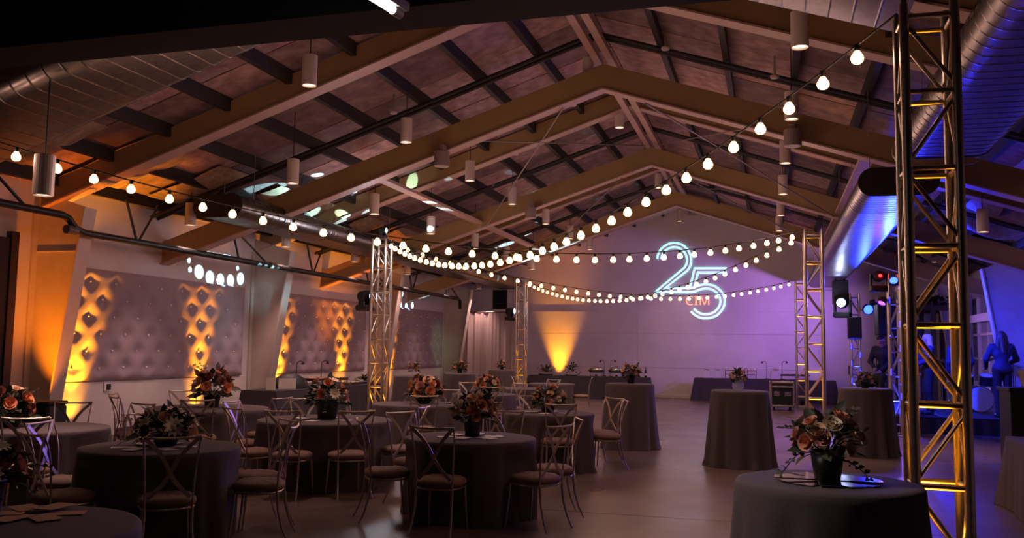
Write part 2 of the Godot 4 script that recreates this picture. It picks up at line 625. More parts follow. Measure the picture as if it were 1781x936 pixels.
func build_roof() -> void:
	var c = struct("ceiling", "open gabled roof of stained panels between dark purlins and tan portal frames")
	for s in [-1, 1]:
		var xe: float = WALL_X - 0.3 if s < 0 else RIGHT_X + 0.3
		var x0 = minf(xe, RIDGE_X)
		var x1 = maxf(xe, RIDGE_X)
		obj("roof_deck", sloped(x0, x1, -0.25, BACK_Z + 0.2, END_Z - 0.2, 0.15), M.purlin, c)
		obj("roof_panel", sloped(x0, x1, -0.04, BACK_Z, -7.5, 0.04), M.roof[0], c)
		# panels, purlins
		for i in 9:
			var xa = RIDGE_X + s * 1.02 * i
			var xb = RIDGE_X + s * minf(1.02 * (i + 1), absf(xe - RIDGE_X))
			for k in 16:
				var za = -7.5 - 1.55 * k
				var zb = maxf(za - 1.55, END_Z)
				obj("roof_panel", sloped(minf(xa, xb) + 0.01, maxf(xa, xb) - 0.01, -0.04 + 0.012 * rng.randf(), za - 0.015, zb + 0.015, 0.04), M.roof[rng.randi() % 4], c)
			if i > 0:
				var p = roof_y(xa)
				obj("purlin", G.new().box(Vector3(xa, p - 0.10, (-5 + END_Z) / 2), Vector3(0.09, 0.2, -5 - END_Z)).done(), M.purlin, c)
		# insulation bulging near the eaves
		for k in 11:
			var za = -9.3 - 2.0 * k
			var xa: float = (WALL_X + 0.5) if s < 0 else (RIGHT_X - 0.5)
			var g = G.new()
			var ph = rng.randf() * TAU
			g.grid(12, 10, func(i, j):
				var u = i / 12.0
				var v = j / 10.0
				var x: float = xa - s * 1.5 * u
				var sag = 0.05 + 0.20 * sin(PI * u) * sin(PI * v) + 0.03 * sin(9 * v + 5 * u + ph) * sin(PI * u)
				return Vector3(x, roof_y(x) - 0.02 - sag, za - 1.25 * v), s > 0)
			obj("insulation_batt", g.done(), M.batt, c)
	# transverse pipe pairs
	for k in 4:
		var z = -7.6 - 6.2 * k
		for s in [-1, 1]:
			var xe: float = WALL_X + 0.2 if s < 0 else RIGHT_X - 0.2
			for e in [0.0, 0.18]:
				obj("cross_pipe", G.new().bar(Vector3(RIDGE_X, ROOF_H - 0.27, z - e), Vector3(xe, roof_y(xe) - 0.27, z - e), 0.035, 6).done(), M.purlin, c)
	# ridge struts
	for s in [-1, 1]:
		obj("ridge_strut", G.new().box(Vector3(RIDGE_X + 0.11 * s, 6.53, (-5 + END_Z) / 2), Vector3(0.12, 0.1, -5 - END_Z)).done(), M.flange, c)
	# frames: [z, underside at the ridge, depth, width]
	for f in [[-8.3, 6.0, 0.42], [-14.5, 6.0, 0.42], [-20.8, 6.0, 0.42], [-26.6, 5.96, 0.42], [-5.2, 6.56, 0.38], [-11.4, 6.56, 0.38], [-17.7, 6.58, 0.38], [-23.8, 6.56, 0.38], [-30.0, 6.56, 0.38]]:
		var fr = Node3D.new()
		put(fr, "portal_frame", c)
		for s in [-1, 1]:
			var xe: float = -11.2 if s < 0 else 5.9
			if f[1] > 6.3:
				xe -= s * 0.1
			var yb: float = f[1] - absf(xe - RIDGE_X) / 3.0
			obj("rafter", G.new().extrude(PackedVector2Array([Vector2(RIDGE_X, f[1]), Vector2(xe, yb), Vector2(xe, yb + f[2]), Vector2(RIDGE_X, f[1] + f[2])]), 0.16, Vector3(0, 0, f[0])).done(), M.frame, fr)
			obj("flange", G.new().beam(Vector3(RIDGE_X, f[1] - 0.012, f[0]), Vector3(xe, yb - 0.012, f[0]), 0.26, 0.025).done(), M.flange, fr)
	# brace rods under the roof
	for z in [[-14.5, -20.8], [-20.8, -26.6]]:
		for s in [-1, 1]:
			obj("brace_rod", G.new().bar(Vector3(RIDGE_X + s * 0.7, 5.72, z[0]), Vector3(RIDGE_X + s * 4.1, 4.62, z[1]), 0.014, 6).done(), M.rod, c)
			obj("brace_rod", G.new().bar(Vector3(RIDGE_X + s * 3.0, 5.3, z[0]), Vector3(RIDGE_X + s * 0.15, 6.48, z[1]), 0.012, 6).done(), M.rod, c)
	for p in [[-6.0, -13.4], [-1.5, -13.4], [0.1, -13.5], [-3.6, -16.4], [-7.5, -16.2], [-5.2, -18.0]]:
		obj("sprinkler_head", G.new().lathe([Vector2(0, -0.05), Vector2(0.06, -0.04), Vector2(0.07, 0), Vector2(0.02, 0.02), Vector2(0.015, 0.3), Vector2(0, 0.3)], 8, Vector3(p[0], roof_y(p[0]) - 0.35, p[1])).done(), M.pend, c)
	# cross beams on the column line, pale girts from frame to frame
	for z in [[-14.5, -20.8], [-20.8, -26.6]]:
		obj("girt", G.new().beam(Vector3(-6.9, 4.72, z[0]), Vector3(-6.9, 4.72, z[1]), 0.22, 0.06).done(), M.flange, c)
		obj("girt", G.new().beam(Vector3(1.5, 4.72, z[0]), Vector3(1.5, 4.72, z[1]), 0.22, 0.06).done(), M.flange, c)


func build_soffit() -> void:
	var c = struct("trim_1", "dark low soffit and beam over the near end of the hall")
	obj("soffit_board", G.new().box(Vector3((WALL_X + RIGHT_X) / 2, 3.72, (BACK_Z - 4.35) / 2), Vector3(RIGHT_X - WALL_X, 0.12, BACK_Z + 4.35)).done(), M.black, c)
	obj("soffit_beam", G.new().bev(Vector3((WALL_X + RIGHT_X) / 2, 3.52, -4.33), Vector3(RIGHT_X - WALL_X, 0.28, 0.34), 0.01).done(), M.soffit, c)
	obj("soffit_wall", G.new().box(Vector3((WALL_X + RIGHT_X) / 2, 5.2, -4.4), Vector3(RIGHT_X - WALL_X, 2.9, 0.08)).done(), M.soffit, c)
	var t = thing("fluorescent_lamp", "bright white tube lamp under the dark near soffit", "lamp", Vector3(-1.91, 3.3, -3.45), deg_to_rad(-10))
	obj("housing", G.new().bev(Vector3(0, 0.04, 0), Vector3(0.10, 0.05, 1.3), 0.01).done(), M.white, t)
	obj("lamp_tube", G.new().bar(Vector3(0, 0, -0.55), Vector3(0, 0, 0.6), 0.019, 10).done(), glow(Color(1, 0.96, 0.9), 8), t)
	for z in [-0.45, 0.45]:
		obj("hanger_rod", G.new().bar(Vector3(0, 0.06, z), Vector3(0, 0.37, z), 0.006, 5).done(), M.black_pipe, t)
	obj("end_cap", G.new().bar(Vector3(0, 0, -0.63), Vector3(0, 0, -0.56), 0.024, 10).done(), M.white, t)
	spot(t, Vector3(0, -0.03, 0), Vector3(0.8, -1.03, 0), 50, Color(1, 0.9, 0.86), 5.0, 0.8, 0.1)


func oval(w: float, h: float, n := 10) -> Array:
	var o = []
	var r = h / 2
	for k in n + 1:
		var a = -PI / 2 + PI * k / n
		o.append(Vector2(w / 2 - r + r * cos(a), r * sin(a)))
	for k in n + 1:
		var a = PI / 2 + PI * k / n
		o.append(Vector2(-w / 2 + r + r * cos(a), r * sin(a)))
	return o


func duct_body(path: Array, w: float, h: float, step: float, side: Vector3) -> ArrayMesh:   # flat oval spiral duct with raised seams
	var g = G.new()
	g.sm(0)
	var rings = []
	for i in path.size() - 1:
		var a: Vector3 = path[i]
		var b: Vector3 = path[i + 1]
		var n = maxi(1, int(a.distance_to(b) / step))
		for k in n:
			for e in [[0.0, 0.0], [0.05, 0.0], [0.9, 0.0], [0.94, 0.0], [0.955, 0.0035], [0.985, 0.0035]]:
				rings.append([a.lerp(b, (k + e[0]) / n), e[1], (b - a).normalized()])
	rings.append([path[-1], 0.0, (path[-1] - path[-2]).normalized()])
	var prev = []
	for r in rings:
		var d: Vector3 = r[2]
		var up = side.cross(d).normalized()
		if up.y < 0:
			up = -up
		var ring = []
		for v in oval(w + 2 * r[1], h + 2 * r[1]):
			ring.append(r[0] + side * v.x + up * v.y)
		if prev.size():
			var m = ring.size()
			for k in m:
				if side.cross(up).dot(d) > 0:
					g.q(prev[k], prev[(k + 1) % m], ring[(k + 1) % m], ring[k])
				else:
					g.q(prev[(k + 1) % m], prev[k], ring[k], ring[(k + 1) % m])
		prev = ring
	return g.done()


func cap(w: float, h: float, at: Vector3, b := Basis()) -> ArrayMesh:
	var poly = PackedVector2Array()
	for v in oval(w, h):
		poly.append(v)
	return G.new().extrude(poly, 0.03, at, b).done()


func build_ducts() -> void:
	var L = [["duct", "flat oval metal duct hanging above the left truss towers", -9.02, 3.98, -13.0, -30.6, 0.95, 0.38], ["duct", "flat oval metal duct with a dark end cap hanging over the stage side", 1.70, 3.975, -13.0, -30.6, 1.02, 0.38], ["duct", "nearest flat oval metal duct running high behind the near right truss", 2.02, 4.16, -4.6, -11.4, 1.05, 0.42]]
	for d in L:
		var t = thing("air_duct", d[1], "duct", Vector3(d[2], d[3], d[4]))
		var len: float = d[5] - d[4]
		obj("duct_body", duct_body([Vector3(), Vector3(0, 0, len)], d[6], d[7], 0.2, Vector3.RIGHT), M.duct, t)
		obj("end_cap", cap(d[6] + 0.02, d[7] + 0.02, Vector3(0, 0, 0.01)), M.duct_cap, t)
		obj("end_cap", cap(d[6] + 0.02, d[7] + 0.02, Vector3(0, 0, len)), M.duct_cap, t)
		for k in int(-len / 2.9) + 1:
			for s in [-0.3, 0.3]:
				var x: float = d[2] + s
				obj("hanger_wire", G.new().bar(Vector3(s, 0.18, -0.6 - 2.9 * k), Vector3(s, roof_y(x) - d[3] - 0.02, -0.6 - 2.9 * k), 0.006, 5).done(), M.rod, t)
			if k % 2 == 0:
				obj("joint_band", duct_body([Vector3(0, 0, -1.4 - 2.9 * k), Vector3(0, 0, -1.46 - 2.9 * k)], d[6] + 0.03, d[7] + 0.03, 0.1, Vector3.RIGHT), M.duct_seam, t)
		if d[2] > 2.0:   # the nearest duct comes down from the roof
			obj("riser", G.new().bar(Vector3(-0.02, 0.15, -5.9), Vector3(-0.02, roof_y(2.0) - d[3], -5.9), 0.14, 20).done(), M.duct, t)
			for y in [0.45, 0.95]:
				obj("joint_band", G.new().bar(Vector3(-0.02, y, -5.9), Vector3(-0.02, y + 0.04, -5.9), 0.15, 20).done(), M.duct_seam, t)
	# the duct that follows the slopes of the roof across the hall
	var t2 = thing("air_duct", "wide metal duct sloping up along the roof above the near left tables", "duct", Vector3(RIDGE_X, 5.78, -7.5))
	obj("duct_body", duct_body([Vector3(-6.9, -2.3, 0), Vector3(0, 0, 0), Vector3(3.8, -1.267, 0)], 1.25, 0.38, 0.2, Vector3(0, 0, 1)), M.duct, t2)
	for p in [[-6.9, -2.3], [3.8, -1.267]]:
		var dx = Vector3(p[0], p[1], 0).normalized()
		obj("end_cap", cap(1.27, 0.40, Vector3(p[0], p[1], 0), Basis(Vector3(0, 0, 1), Vector3(-dx.y, dx.x, 0) * signf(dx.x), -dx * signf(dx.x))), M.duct_cap, t2)
	for x in [-5.5, -3.0, -0.5, 2.0]:
		obj("hanger_wire", G.new().bar(Vector3(x, -absf(x) / 3 + 0.2, 0.2), Vector3(x, ROOF_H - 5.78 - absf(x) / 3, 0.2), 0.006, 5).done(), M.rod, t2)
	obj("edge_pipe", G.new().bar(Vector3(-6.9, -2.35, -0.7), Vector3(-0.2, -0.12, -0.7), 0.02, 6).done(), M.black_pipe, t2)
	t2.set_meta("label", "wide metal duct sloping along the roof above the near left tables")


func truss(label: String, x: float, z: float, h: float, w: float, col: Color, e: float, par_mat: Material) -> Node3D:
	var t = thing("truss_tower", label, "truss", Vector3(x, 0, z))
	var c = w / 2 - 0.03
	obj("base_plate", G.new().bev(Vector3(0, 0.012, 0), Vector3(w + 0.2, 0.024, w + 0.2), 0.006).done(), M.alu, t)
	var ch = G.new().bar(Vector3(0, 0.02, 0), Vector3(0, h, 0), 0.03, 12).done()
	for s in [[-1, -1], [1, -1], [1, 1], [-1, 1]]:
		obj("chord", ch, M.alu, t, Vector3(c * s[0], 0, c * s[1]))
		obj("chord_plug", G.new().bar(Vector3(c * s[0], h - 0.07, c * s[1]), Vector3(c * s[0], h + 0.04, c * s[1]), 0.022, 8).done(), M.alu, t)
	var dy = 0.483
	var n = int((h - 0.12) / dy)
	var y0 = h - 0.08 - n * dy
	var rung = G.new().bar(Vector3(-c, 0, 0), Vector3(c, 0, 0), 0.017, 8).done()
	var brace = G.new().bar(Vector3(-c, -dy / 2 + 0.03, 0), Vector3(c, dy / 2 - 0.03, 0), 0.014, 8).done()
	for f in 4:
		var b = Basis(Vector3.UP, PI / 2 * f)
		obj("rung", rung, M.alu, t, b * Vector3(0, 0.06, c), b)
		for k in n + 1:
			obj("rung", rung, M.alu, t, b * Vector3(0, y0 + dy * k, c), b)
			if k < n:
				var flip = -1 if (n - 1 - k + f / 2) % 2 == 0 else 1
				obj("brace", brace, M.alu, t, b * Vector3(0, y0 + dy * (k + 0.5), c), b * Basis(Vector3(flip, 0, 0), Vector3.UP, Vector3(0, 0, flip)))
	return t


func par_light(label: String, at: Vector3, to: Vector3, ang: float, col: Color, e: float, lens: Material, group := "", r := 0.075, soft := 0.7) -> Node3D:
	var t = thing("uplight", label, "spotlight", at, 0, group)
	var d = (to - at).normalized()
	var b = Basis()
	var x = d.cross(Vector3.BACK).normalized() if absf(d.z) < 0.95 else Vector3.RIGHT
	b = Basis(x, d, x.cross(d))
	obj("housing", G.new().lathe([Vector2(0, 0), Vector2(r * 0.7, 0), Vector2(r, 0.05), Vector2(r, 0.15), Vector2(r * 0.88, 0.15), Vector2(r * 0.86, 0.12)], 16, Vector3(0, 0.05, 0), 1, 1, b, -1).done(), M.black, t)
	obj("lamp_lens", G.new().lathe([Vector2(r * 0.86, 0.12), Vector2(r * 0.5, 0.132), Vector2(0, 0.136)], 16, Vector3(0, 0.05, 0), 1, 1, b).done(), lens, t)
	obj("yoke", G.new().box(Vector3(0, 0.012, 0), Vector3(r * 2.4, 0.02, 0.05)).done(), M.black, t)
	for s in [-1, 1]:
		obj("yoke_arm", G.new().box(Vector3(s * r * 1.15, 0.06, 0), Vector3(0.012, 0.11, 0.04)).done(), M.black, t)
	spot(t, Vector3(0, 0.05, 0) + d * 0.15, Vector3(0, 0.05, 0) + d, ang, col, e, soft, r * 0.6)
	return t


const AMBER_C := Color(1.0, 0.62, 0.09)
const BLUE_C := Color(0.12, 0.18, 1.0)


func build_trusses() -> void:
	var a = M.amber
	truss("silver box truss tower at the left, in front of the left buffet table", -7.7, -16.8, 3.8, 0.35, AMBER_C, 1, a)
	truss("silver box truss tower far left, beside the pink curtain", -7.7, -27.6, 3.8, 0.35, AMBER_C, 1, a)
	truss("silver box truss tower right of the projected number, behind the black road case line", 0.75, -16.8, 3.8, 0.35, AMBER_C, 1, a)
	truss("large silver box truss tower nearest the camera at the right", 0.97, -6.03, 3.8, 0.35, AMBER_C, 1, a)
	truss("distant silver box truss tower by the right buffet table at the far wall", 0.88, -28.2, 3.8, 0.35, AMBER_C, 1, a)
	var sf = truss("blue lit truss tower carrying a black speaker beside the stage", 2.29, -26.95, 3.3, 0.29, BLUE_C, 1, a)
	var sl = truss("blue lit slim truss tower at the front corner of the stage", 2.39, -19.4, 3.2, 0.24, BLUE_C, 1, a)
	var blue_glow = glow(Color(0.02, 0.1, 1.0), 6)
	for k in 11:
		if k < 7:
			obj("glow_strip", G.new().bev(Vector3(0.115 if k % 2 else -0.115, 0.4 + 0.24 * k, 0.15), Vector3(0.026, 0.15, 0.012), 0.003).done(), blue_glow, sf)  # added glowing bars, stand in for blue light on the braces
		obj("glow_strip", G.new().bev(Vector3(0.09 if k % 3 else -0.09, 0.55 + 0.24 * k, 0.125), Vector3(0.022, 0.13 if k % 2 else 0.03, 0.012), 0.003).done(), blue_glow, sl)
	var names = ["inside the foot of the left truss tower", "inside the foot of the far left truss tower by the curtain", "inside the foot of the right truss tower", "inside the foot of the nearest truss tower", "inside the foot of the distant right truss tower"]
	var at = [Vector2(-7.7, -16.8), Vector2(-7.7, -27.6), Vector2(0.75, -16.8), Vector2(0.97, -6.03), Vector2(0.88, -28.2)]
	for i in 5:
		par_light("small amber uplight standing " + names[i], Vector3(at[i].x, 0.03, at[i].y), Vector3(at[i].x, 3, at[i].y + 0.001), 24, AMBER_C, 15, M.amber, "", 0.07, 1.0)
	var bl = glow(Color(0.1, 0.2, 1.0), 8)
	par_light("small blue uplight inside the speaker truss tower", Vector3(2.29, 0.03, -26.95), Vector3(2.29, 3, -26.949), 26, BLUE_C, 45, bl, "", 0.06, 1.0)
	par_light("small blue uplight inside the slim truss tower at the stage corner", Vector3(2.39, 0.03, -19.4), Vector3(2.39, 3, -19.399), 26, BLUE_C, 40, bl, "", 0.055, 1.0)


func build_strings() -> void:
	var L = [["string of warm round bulbs from the left frame edge across to the right truss tower", Vector3(-7.72, 3.74, -6.05), Vector3(0.6, 3.84, -16.7), 0.84], ["string of warm round bulbs from the nearest truss tower down to the left truss tower", Vector3(0.82, 3.84, -6.15), Vector3(-7.55, 3.84, -16.7), 0.95], ["string of warm round bulbs from the left truss tower along to the distant right tower", Vector3(-7.55, 3.84, -16.95), Vector3(0.75, 3.84, -28.1), 0.78], ["string of warm round bulbs from the right truss tower back to the far left tower", Vector3(0.6, 3.84, -16.95), Vector3(-7.55, 3.84, -27.5), 0.86]]
	var bulb = G.new().lathe([Vector2(0, -0.135), Vector2(0.022, -0.131), Vector2(0.038, -0.118), Vector2(0.044, -0.098), Vector2(0.040, -0.078), Vector2(0.028, -0.058), Vector2(0.018, -0.042), Vector2(0, -0.040)], 12).done()
	var sock = G.new().lathe([Vector2(0.017, -0.045), Vector2(0.019, -0.04), Vector2(0.019, 0.006), Vector2(0, 0.01)], 8).done()
	for s in L:
		var a: Vector3 = s[1]
		var b: Vector3 = s[2]
		var t = thing("bulb_string", s[0], "string lights", a, 0, "")
		var P = func(u: float) -> Vector3:
			return (b - a) * u - Vector3(0, 4 * s[3] * u * (1 - u), 0)
		var pts = []
		for k in 61:
			pts.append(P.call(k / 60.0))
		obj("cable", G.new().tube(pts, 0.008, 5).done(), M.cable, t)
		var n = 38
		for k in range(1, n):
			var p: Vector3 = P.call((k + 0.12 * (rng.randf() - 0.5)) / n)
			var o = obj("bulb", bulb, M.bulb, t, p, Basis(Vector3.RIGHT, 0.1 * (rng.randf() - 0.5)))
			obj("socket", sock, M.cable, o)
			omni(o, Vector3(0, -0.09, 0), Color(1, 0.79, 0.74), 0.095, 0.03)


func build_pendants() -> void:
	var rows = [["ridge row", [[-2.95, 6.2, -14.6], [-2.95, 6.2, -17.9], [-2.95, 6.2, -21.3], [-2.95, 6.13, -24.5], [-2.95, 6.1, -27.6], [-2.95, 6.08, -30.6]]],
		["row on the right roof slope", [[0.34, 4.92, -9.9], [0.32, 4.92, -13.0], [0.28, 4.92, -16.05], [0.28, 4.92, -19.2], [0.265, 4.92, -22.2], [0.25, 4.92, -25.0]]],
		["upper row on the left roof slope", [[-5.7, 4.97, -10.06], [-5.7, 4.96, -13.25], [-5.7, 4.93, -16.48], [-5.7, 4.95, -19.5], [-5.7, 4.94, -22.7], [-5.7, 4.92, -25.7], [-5.7, 4.93, -28.7]]],
		["lower row on the left roof slope", [[-7.4, 4.23, -12.64], [-7.4, 4.2, -15.74], [-7.4, 4.2, -18.75], [-7.4, 4.22, -21.9], [-7.4, 4.2, -24.8], [-7.4, 4.22, -27.8]]],
		["row along the left wall", [[-10.0, 3.75, -13.6], [-10.0, 3.74, -16.9], [-10.0, 3.74, -20.2], [-10.0, 3.72, -23.6], [-10.0, 3.76, -26.9], [-10.0, 3.76, -30.1]]],
		["stage row", [[3.5, 3.72, -16.7], [4.6, 4.3, -28.0]]],
		["near left corner", [[-6.78, 3.03, -6.93]]]]
	var ord = ["nearest", "second", "third", "fourth", "fifth", "sixth", "seventh"]
	var src: Node3D = null
	for r in rows:
		for i in r[1].size():
			var p: Array = r[1][i]
			var lb: String = "%s white cylinder downlight in the %s under the roof" % [ord[i], r[0]]
			if r[0] == "near left corner":
				lb = "white cylinder downlight alone at the left frame edge above the bulb string"
			var t = thing("pendant_downlight", lb, "pendant lamp", Vector3(p[0], p[1], p[2]))
			if src == null:
				src = t
				obj("shade", G.new().lathe([Vector2(0.082, 0.02), Vector2(0.088, 0.0), Vector2(0.095, 0.0), Vector2(0.096, 0.01), Vector2(0.096, 0.395), Vector2(0.09, 0.402), Vector2(0.0, 0.404)], 24, Vector3(), 1, 1, Basis(), -1).done(), M.pend, t)
				obj("lamp_lens", G.new().lathe([Vector2(0.0, 0.008), Vector2(0.05, 0.010), Vector2(0.083, 0.02)], 20, Vector3(), 1, 1, Basis(), -1).done(), M.pend_glow, t)
			else:
				for ch in src.get_children():
					if ch is MeshInstance3D and not str(ch.name).begins_with("wire"):
						obj(str(ch.name), ch.mesh, ch.material_override, t)
			obj("wire", G.new().bar(Vector3(0, 0.4, 0), Vector3(0, 1.16 if r[0] == "near left corner" else maxf(roof_y(p[0]) - p[1] - 0.01, 0.5), 0), 0.007, 5).done(), M.cable, t)
			spot(t, Vector3(0, -0.01, 0), Vector3(0, -1, 0), 40, Color(1, 0.80, 0.75), 8.0, 1.0, 0.07)
	# short wide cylinders without light under the rafters
	var cs = [[-5.43, 4.74, -14.2, "first rafter of the left slope"], [-5.5, 4.75, -20.4, "second rafter of the left slope"], [0.36, 4.8, -14.2, "rafter of the right slope"]]
	for c in cs:
		var t = thing("ceiling_speaker", "short white unlit cylinder under the " + c[3], "ceiling speaker", Vector3(c[0], c[1], c[2]))
		obj("case", G.new().lathe([Vector2(0, 0.01), Vector2(0.12, 0.0), Vector2(0.135, 0.01), Vector2(0.135, 0.26), Vector2(0, 0.27)], 20, Vector3(), 1, 1, Basis(), -1).done(), M.pend_off, t)
		obj("bracket", G.new().box(Vector3(0, 0.32, -0.1), Vector3(0.06, 0.14, 0.3)).done(), M.pend_off, t)


func build_uplights() -> void:
	var zs = [-12.25, -15.6, -18.6, -21.85, -25.0]
	var nm = ["at the left wall by the far left table", "at the left wall behind the tall bouquet", "at the left wall behind the paper signs of the buffet", "at the left wall behind the buffet trays", "at the left wall behind the left truss tower"]
	for i in 5:
		var u = par_light("black amber uplight " + nm[i], Vector3(WALL_X + 0.36, 0, zs[i]), Vector3(WALL_X + 0.2, 2.6, zs[i]), [24, 19, 23, 20, 20][i], AMBER_C, [60, 44, 52, 44, 40][i], M.amber, "", 0.085, 1.0)
		spot(u, Vector3(0, 0.2, 0), Vector3(-0.34, 0.72, 0), 34, AMBER_C, 2.6, 1.0, 0.05)
	par_light("black amber uplight at the far wall behind the chafing dishes", Vector3(-7.45, 0, END_Z + 0.36), Vector3(-7.45, 2.4, END_Z + 0.2), 23, AMBER_C, 46, M.amber, "", 0.085, 1.0)
	par_light("black amber uplight beside the nearest left column", Vector3(WALL_X + 0.62, 0, -10.75), Vector3(WALL_X + 0.5, 2.6, -11.36), 24, Color(1, 0.50, 0.03), 20, M.amber, "", 0.085, 1.0)
	par_light("black amber uplight under the bright insulation of the left eave", Vector3(-10.2, 0, -20.0), Vector3(-10.4, 4.0, -21.6), 28, Color(1, 0.55, 0.08), 30, M.amber, "", 0.085, 1.0)


func ribbon(P: Array, off: float, w: float, th: float) -> ArrayMesh:   # a flat band along a path of Vector2
	var A = PackedVector2Array()
	var B = PackedVector2Array()
	var n = P.size()
	for i in n:
		var d0: Vector2 = (P[i] - P[maxi(i - 1, 0)]).normalized()
		var d1: Vector2 = (P[mini(i + 1, n - 1)] - P[i]).normalized()
		if i == 0:
			d0 = d1
		if i == n - 1:
			d1 = d0
		var m = (d0 + d1).normalized()
		var nn = Vector2(-m.y, m.x)
		var k = 1.0 / maxf(0.42, nn.dot(Vector2(-d1.y, d1.x)))
		A.append(P[i] + nn * (off + w / 2) * k)
		B.append(P[i] + nn * (off - w / 2) * k)
	var g = G.new().sm(-1)
	for i in n - 1:
		var f = [Vector3(B[i].x, B[i].y, th), Vector3(B[i + 1].x, B[i + 1].y, th), Vector3(A[i + 1].x, A[i + 1].y, th), Vector3(A[i].x, A[i].y, th)]
		g.q(f[0], f[1], f[2], f[3])
		var dz = Vector3(0, 0, th)
		g.q(f[0] - dz, f[1] - dz, f[1], f[0])
		g.q(f[3], f[2], f[2] - dz, f[3] - dz)
	return g.done()


func build_projections() -> void:
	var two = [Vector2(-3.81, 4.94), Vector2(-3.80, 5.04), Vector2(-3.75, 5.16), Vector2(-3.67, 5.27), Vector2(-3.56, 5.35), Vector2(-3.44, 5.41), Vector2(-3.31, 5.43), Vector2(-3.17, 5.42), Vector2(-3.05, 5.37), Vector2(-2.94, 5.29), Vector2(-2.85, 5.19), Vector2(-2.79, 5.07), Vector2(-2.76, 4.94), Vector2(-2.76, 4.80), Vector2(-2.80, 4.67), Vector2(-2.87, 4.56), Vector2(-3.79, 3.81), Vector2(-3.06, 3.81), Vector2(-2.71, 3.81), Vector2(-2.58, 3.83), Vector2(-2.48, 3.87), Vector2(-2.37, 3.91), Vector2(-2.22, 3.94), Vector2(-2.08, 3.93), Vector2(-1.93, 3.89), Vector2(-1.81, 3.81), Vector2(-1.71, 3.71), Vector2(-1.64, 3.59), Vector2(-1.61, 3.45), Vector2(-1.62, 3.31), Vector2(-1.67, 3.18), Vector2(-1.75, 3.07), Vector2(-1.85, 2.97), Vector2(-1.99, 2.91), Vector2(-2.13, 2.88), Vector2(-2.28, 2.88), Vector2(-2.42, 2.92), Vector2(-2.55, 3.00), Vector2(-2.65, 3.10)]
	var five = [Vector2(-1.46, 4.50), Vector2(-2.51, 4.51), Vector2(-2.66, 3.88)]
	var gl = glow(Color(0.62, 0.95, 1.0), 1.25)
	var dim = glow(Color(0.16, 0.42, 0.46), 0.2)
	var t = thing("projected_number", "large pale blue 25 projected on the far wall, shaped as glowing double bands", "projected light", Vector3(0, 0, END_Z + 0.035))  # projected light, modelled as glowing bands just off the wall
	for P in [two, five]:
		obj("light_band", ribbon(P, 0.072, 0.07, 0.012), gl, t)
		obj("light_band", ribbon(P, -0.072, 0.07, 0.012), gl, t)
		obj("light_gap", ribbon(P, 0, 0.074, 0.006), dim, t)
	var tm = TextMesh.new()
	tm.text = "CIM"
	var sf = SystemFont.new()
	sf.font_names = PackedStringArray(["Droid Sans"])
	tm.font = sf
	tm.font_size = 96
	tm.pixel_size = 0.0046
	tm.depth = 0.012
	var u = thing("projected_letters", "small warm projected capital letters CIM inside the large projected number, shaped as glowing text", "projected light", Vector3(-2.46, 3.43, END_Z + 0.04))  # part of the same projection, modelled as glowing text
	obj("glow_letters", tm, glow(Color(1.0, 0.62, 0.36), 0.9), u, Vector3(), Basis.from_scale(Vector3(1.12, 1, 1)))


func moving_head(label: String, at: Vector3, turn: float, red := false) -> Node3D:
	var t = thing("moving_head", label, "stage light", at, turn)
	obj("base", G.new().bev(Vector3(0, 0, 0), Vector3(0.34, 0.12, 0.26), 0.02).done(), M.black, t)
	for s in [-1, 1]:
		obj("yoke_arm", G.new().box(Vector3(s * 0.15, 0.17, 0), Vector3(0.04, 0.26, 0.12)).done(), M.black, t)
	obj("head", G.new().lathe([Vector2(0, -0.14), Vector2(0.09, -0.13), Vector2(0.12, 0), Vector2(0.11, 0.14), Vector2(0.09, 0.15)], 16, Vector3(0, 0.25, 0), 1, 1, Basis(Vector3.RIGHT, PI / 2), -1).done(), M.black, t)
	obj("lamp_lens", G.new().lathe([Vector2(0.09, 0.145), Vector2(0.05, 0.155), Vector2(0, 0.16)], 16, Vector3(0, 0.25, 0), 1, 1, Basis(Vector3.RIGHT, PI / 2)).done(), M.black_pipe if red else glow(Color(0.75, 0.85, 1.0), 9), t)
	if red:
		obj("signal_lamp", G.new().ell(Vector3(0.0, 0.25, 0.165), Vector3(0.035, 0.035, 0.02), 10, 6).done(), glow(Color(1, 0.04, 0.03), 5), t)
		omni(t, Vector3(0, 0.25, 0.2), Color(1, 0.1, 0.05), 0.05)
	return t


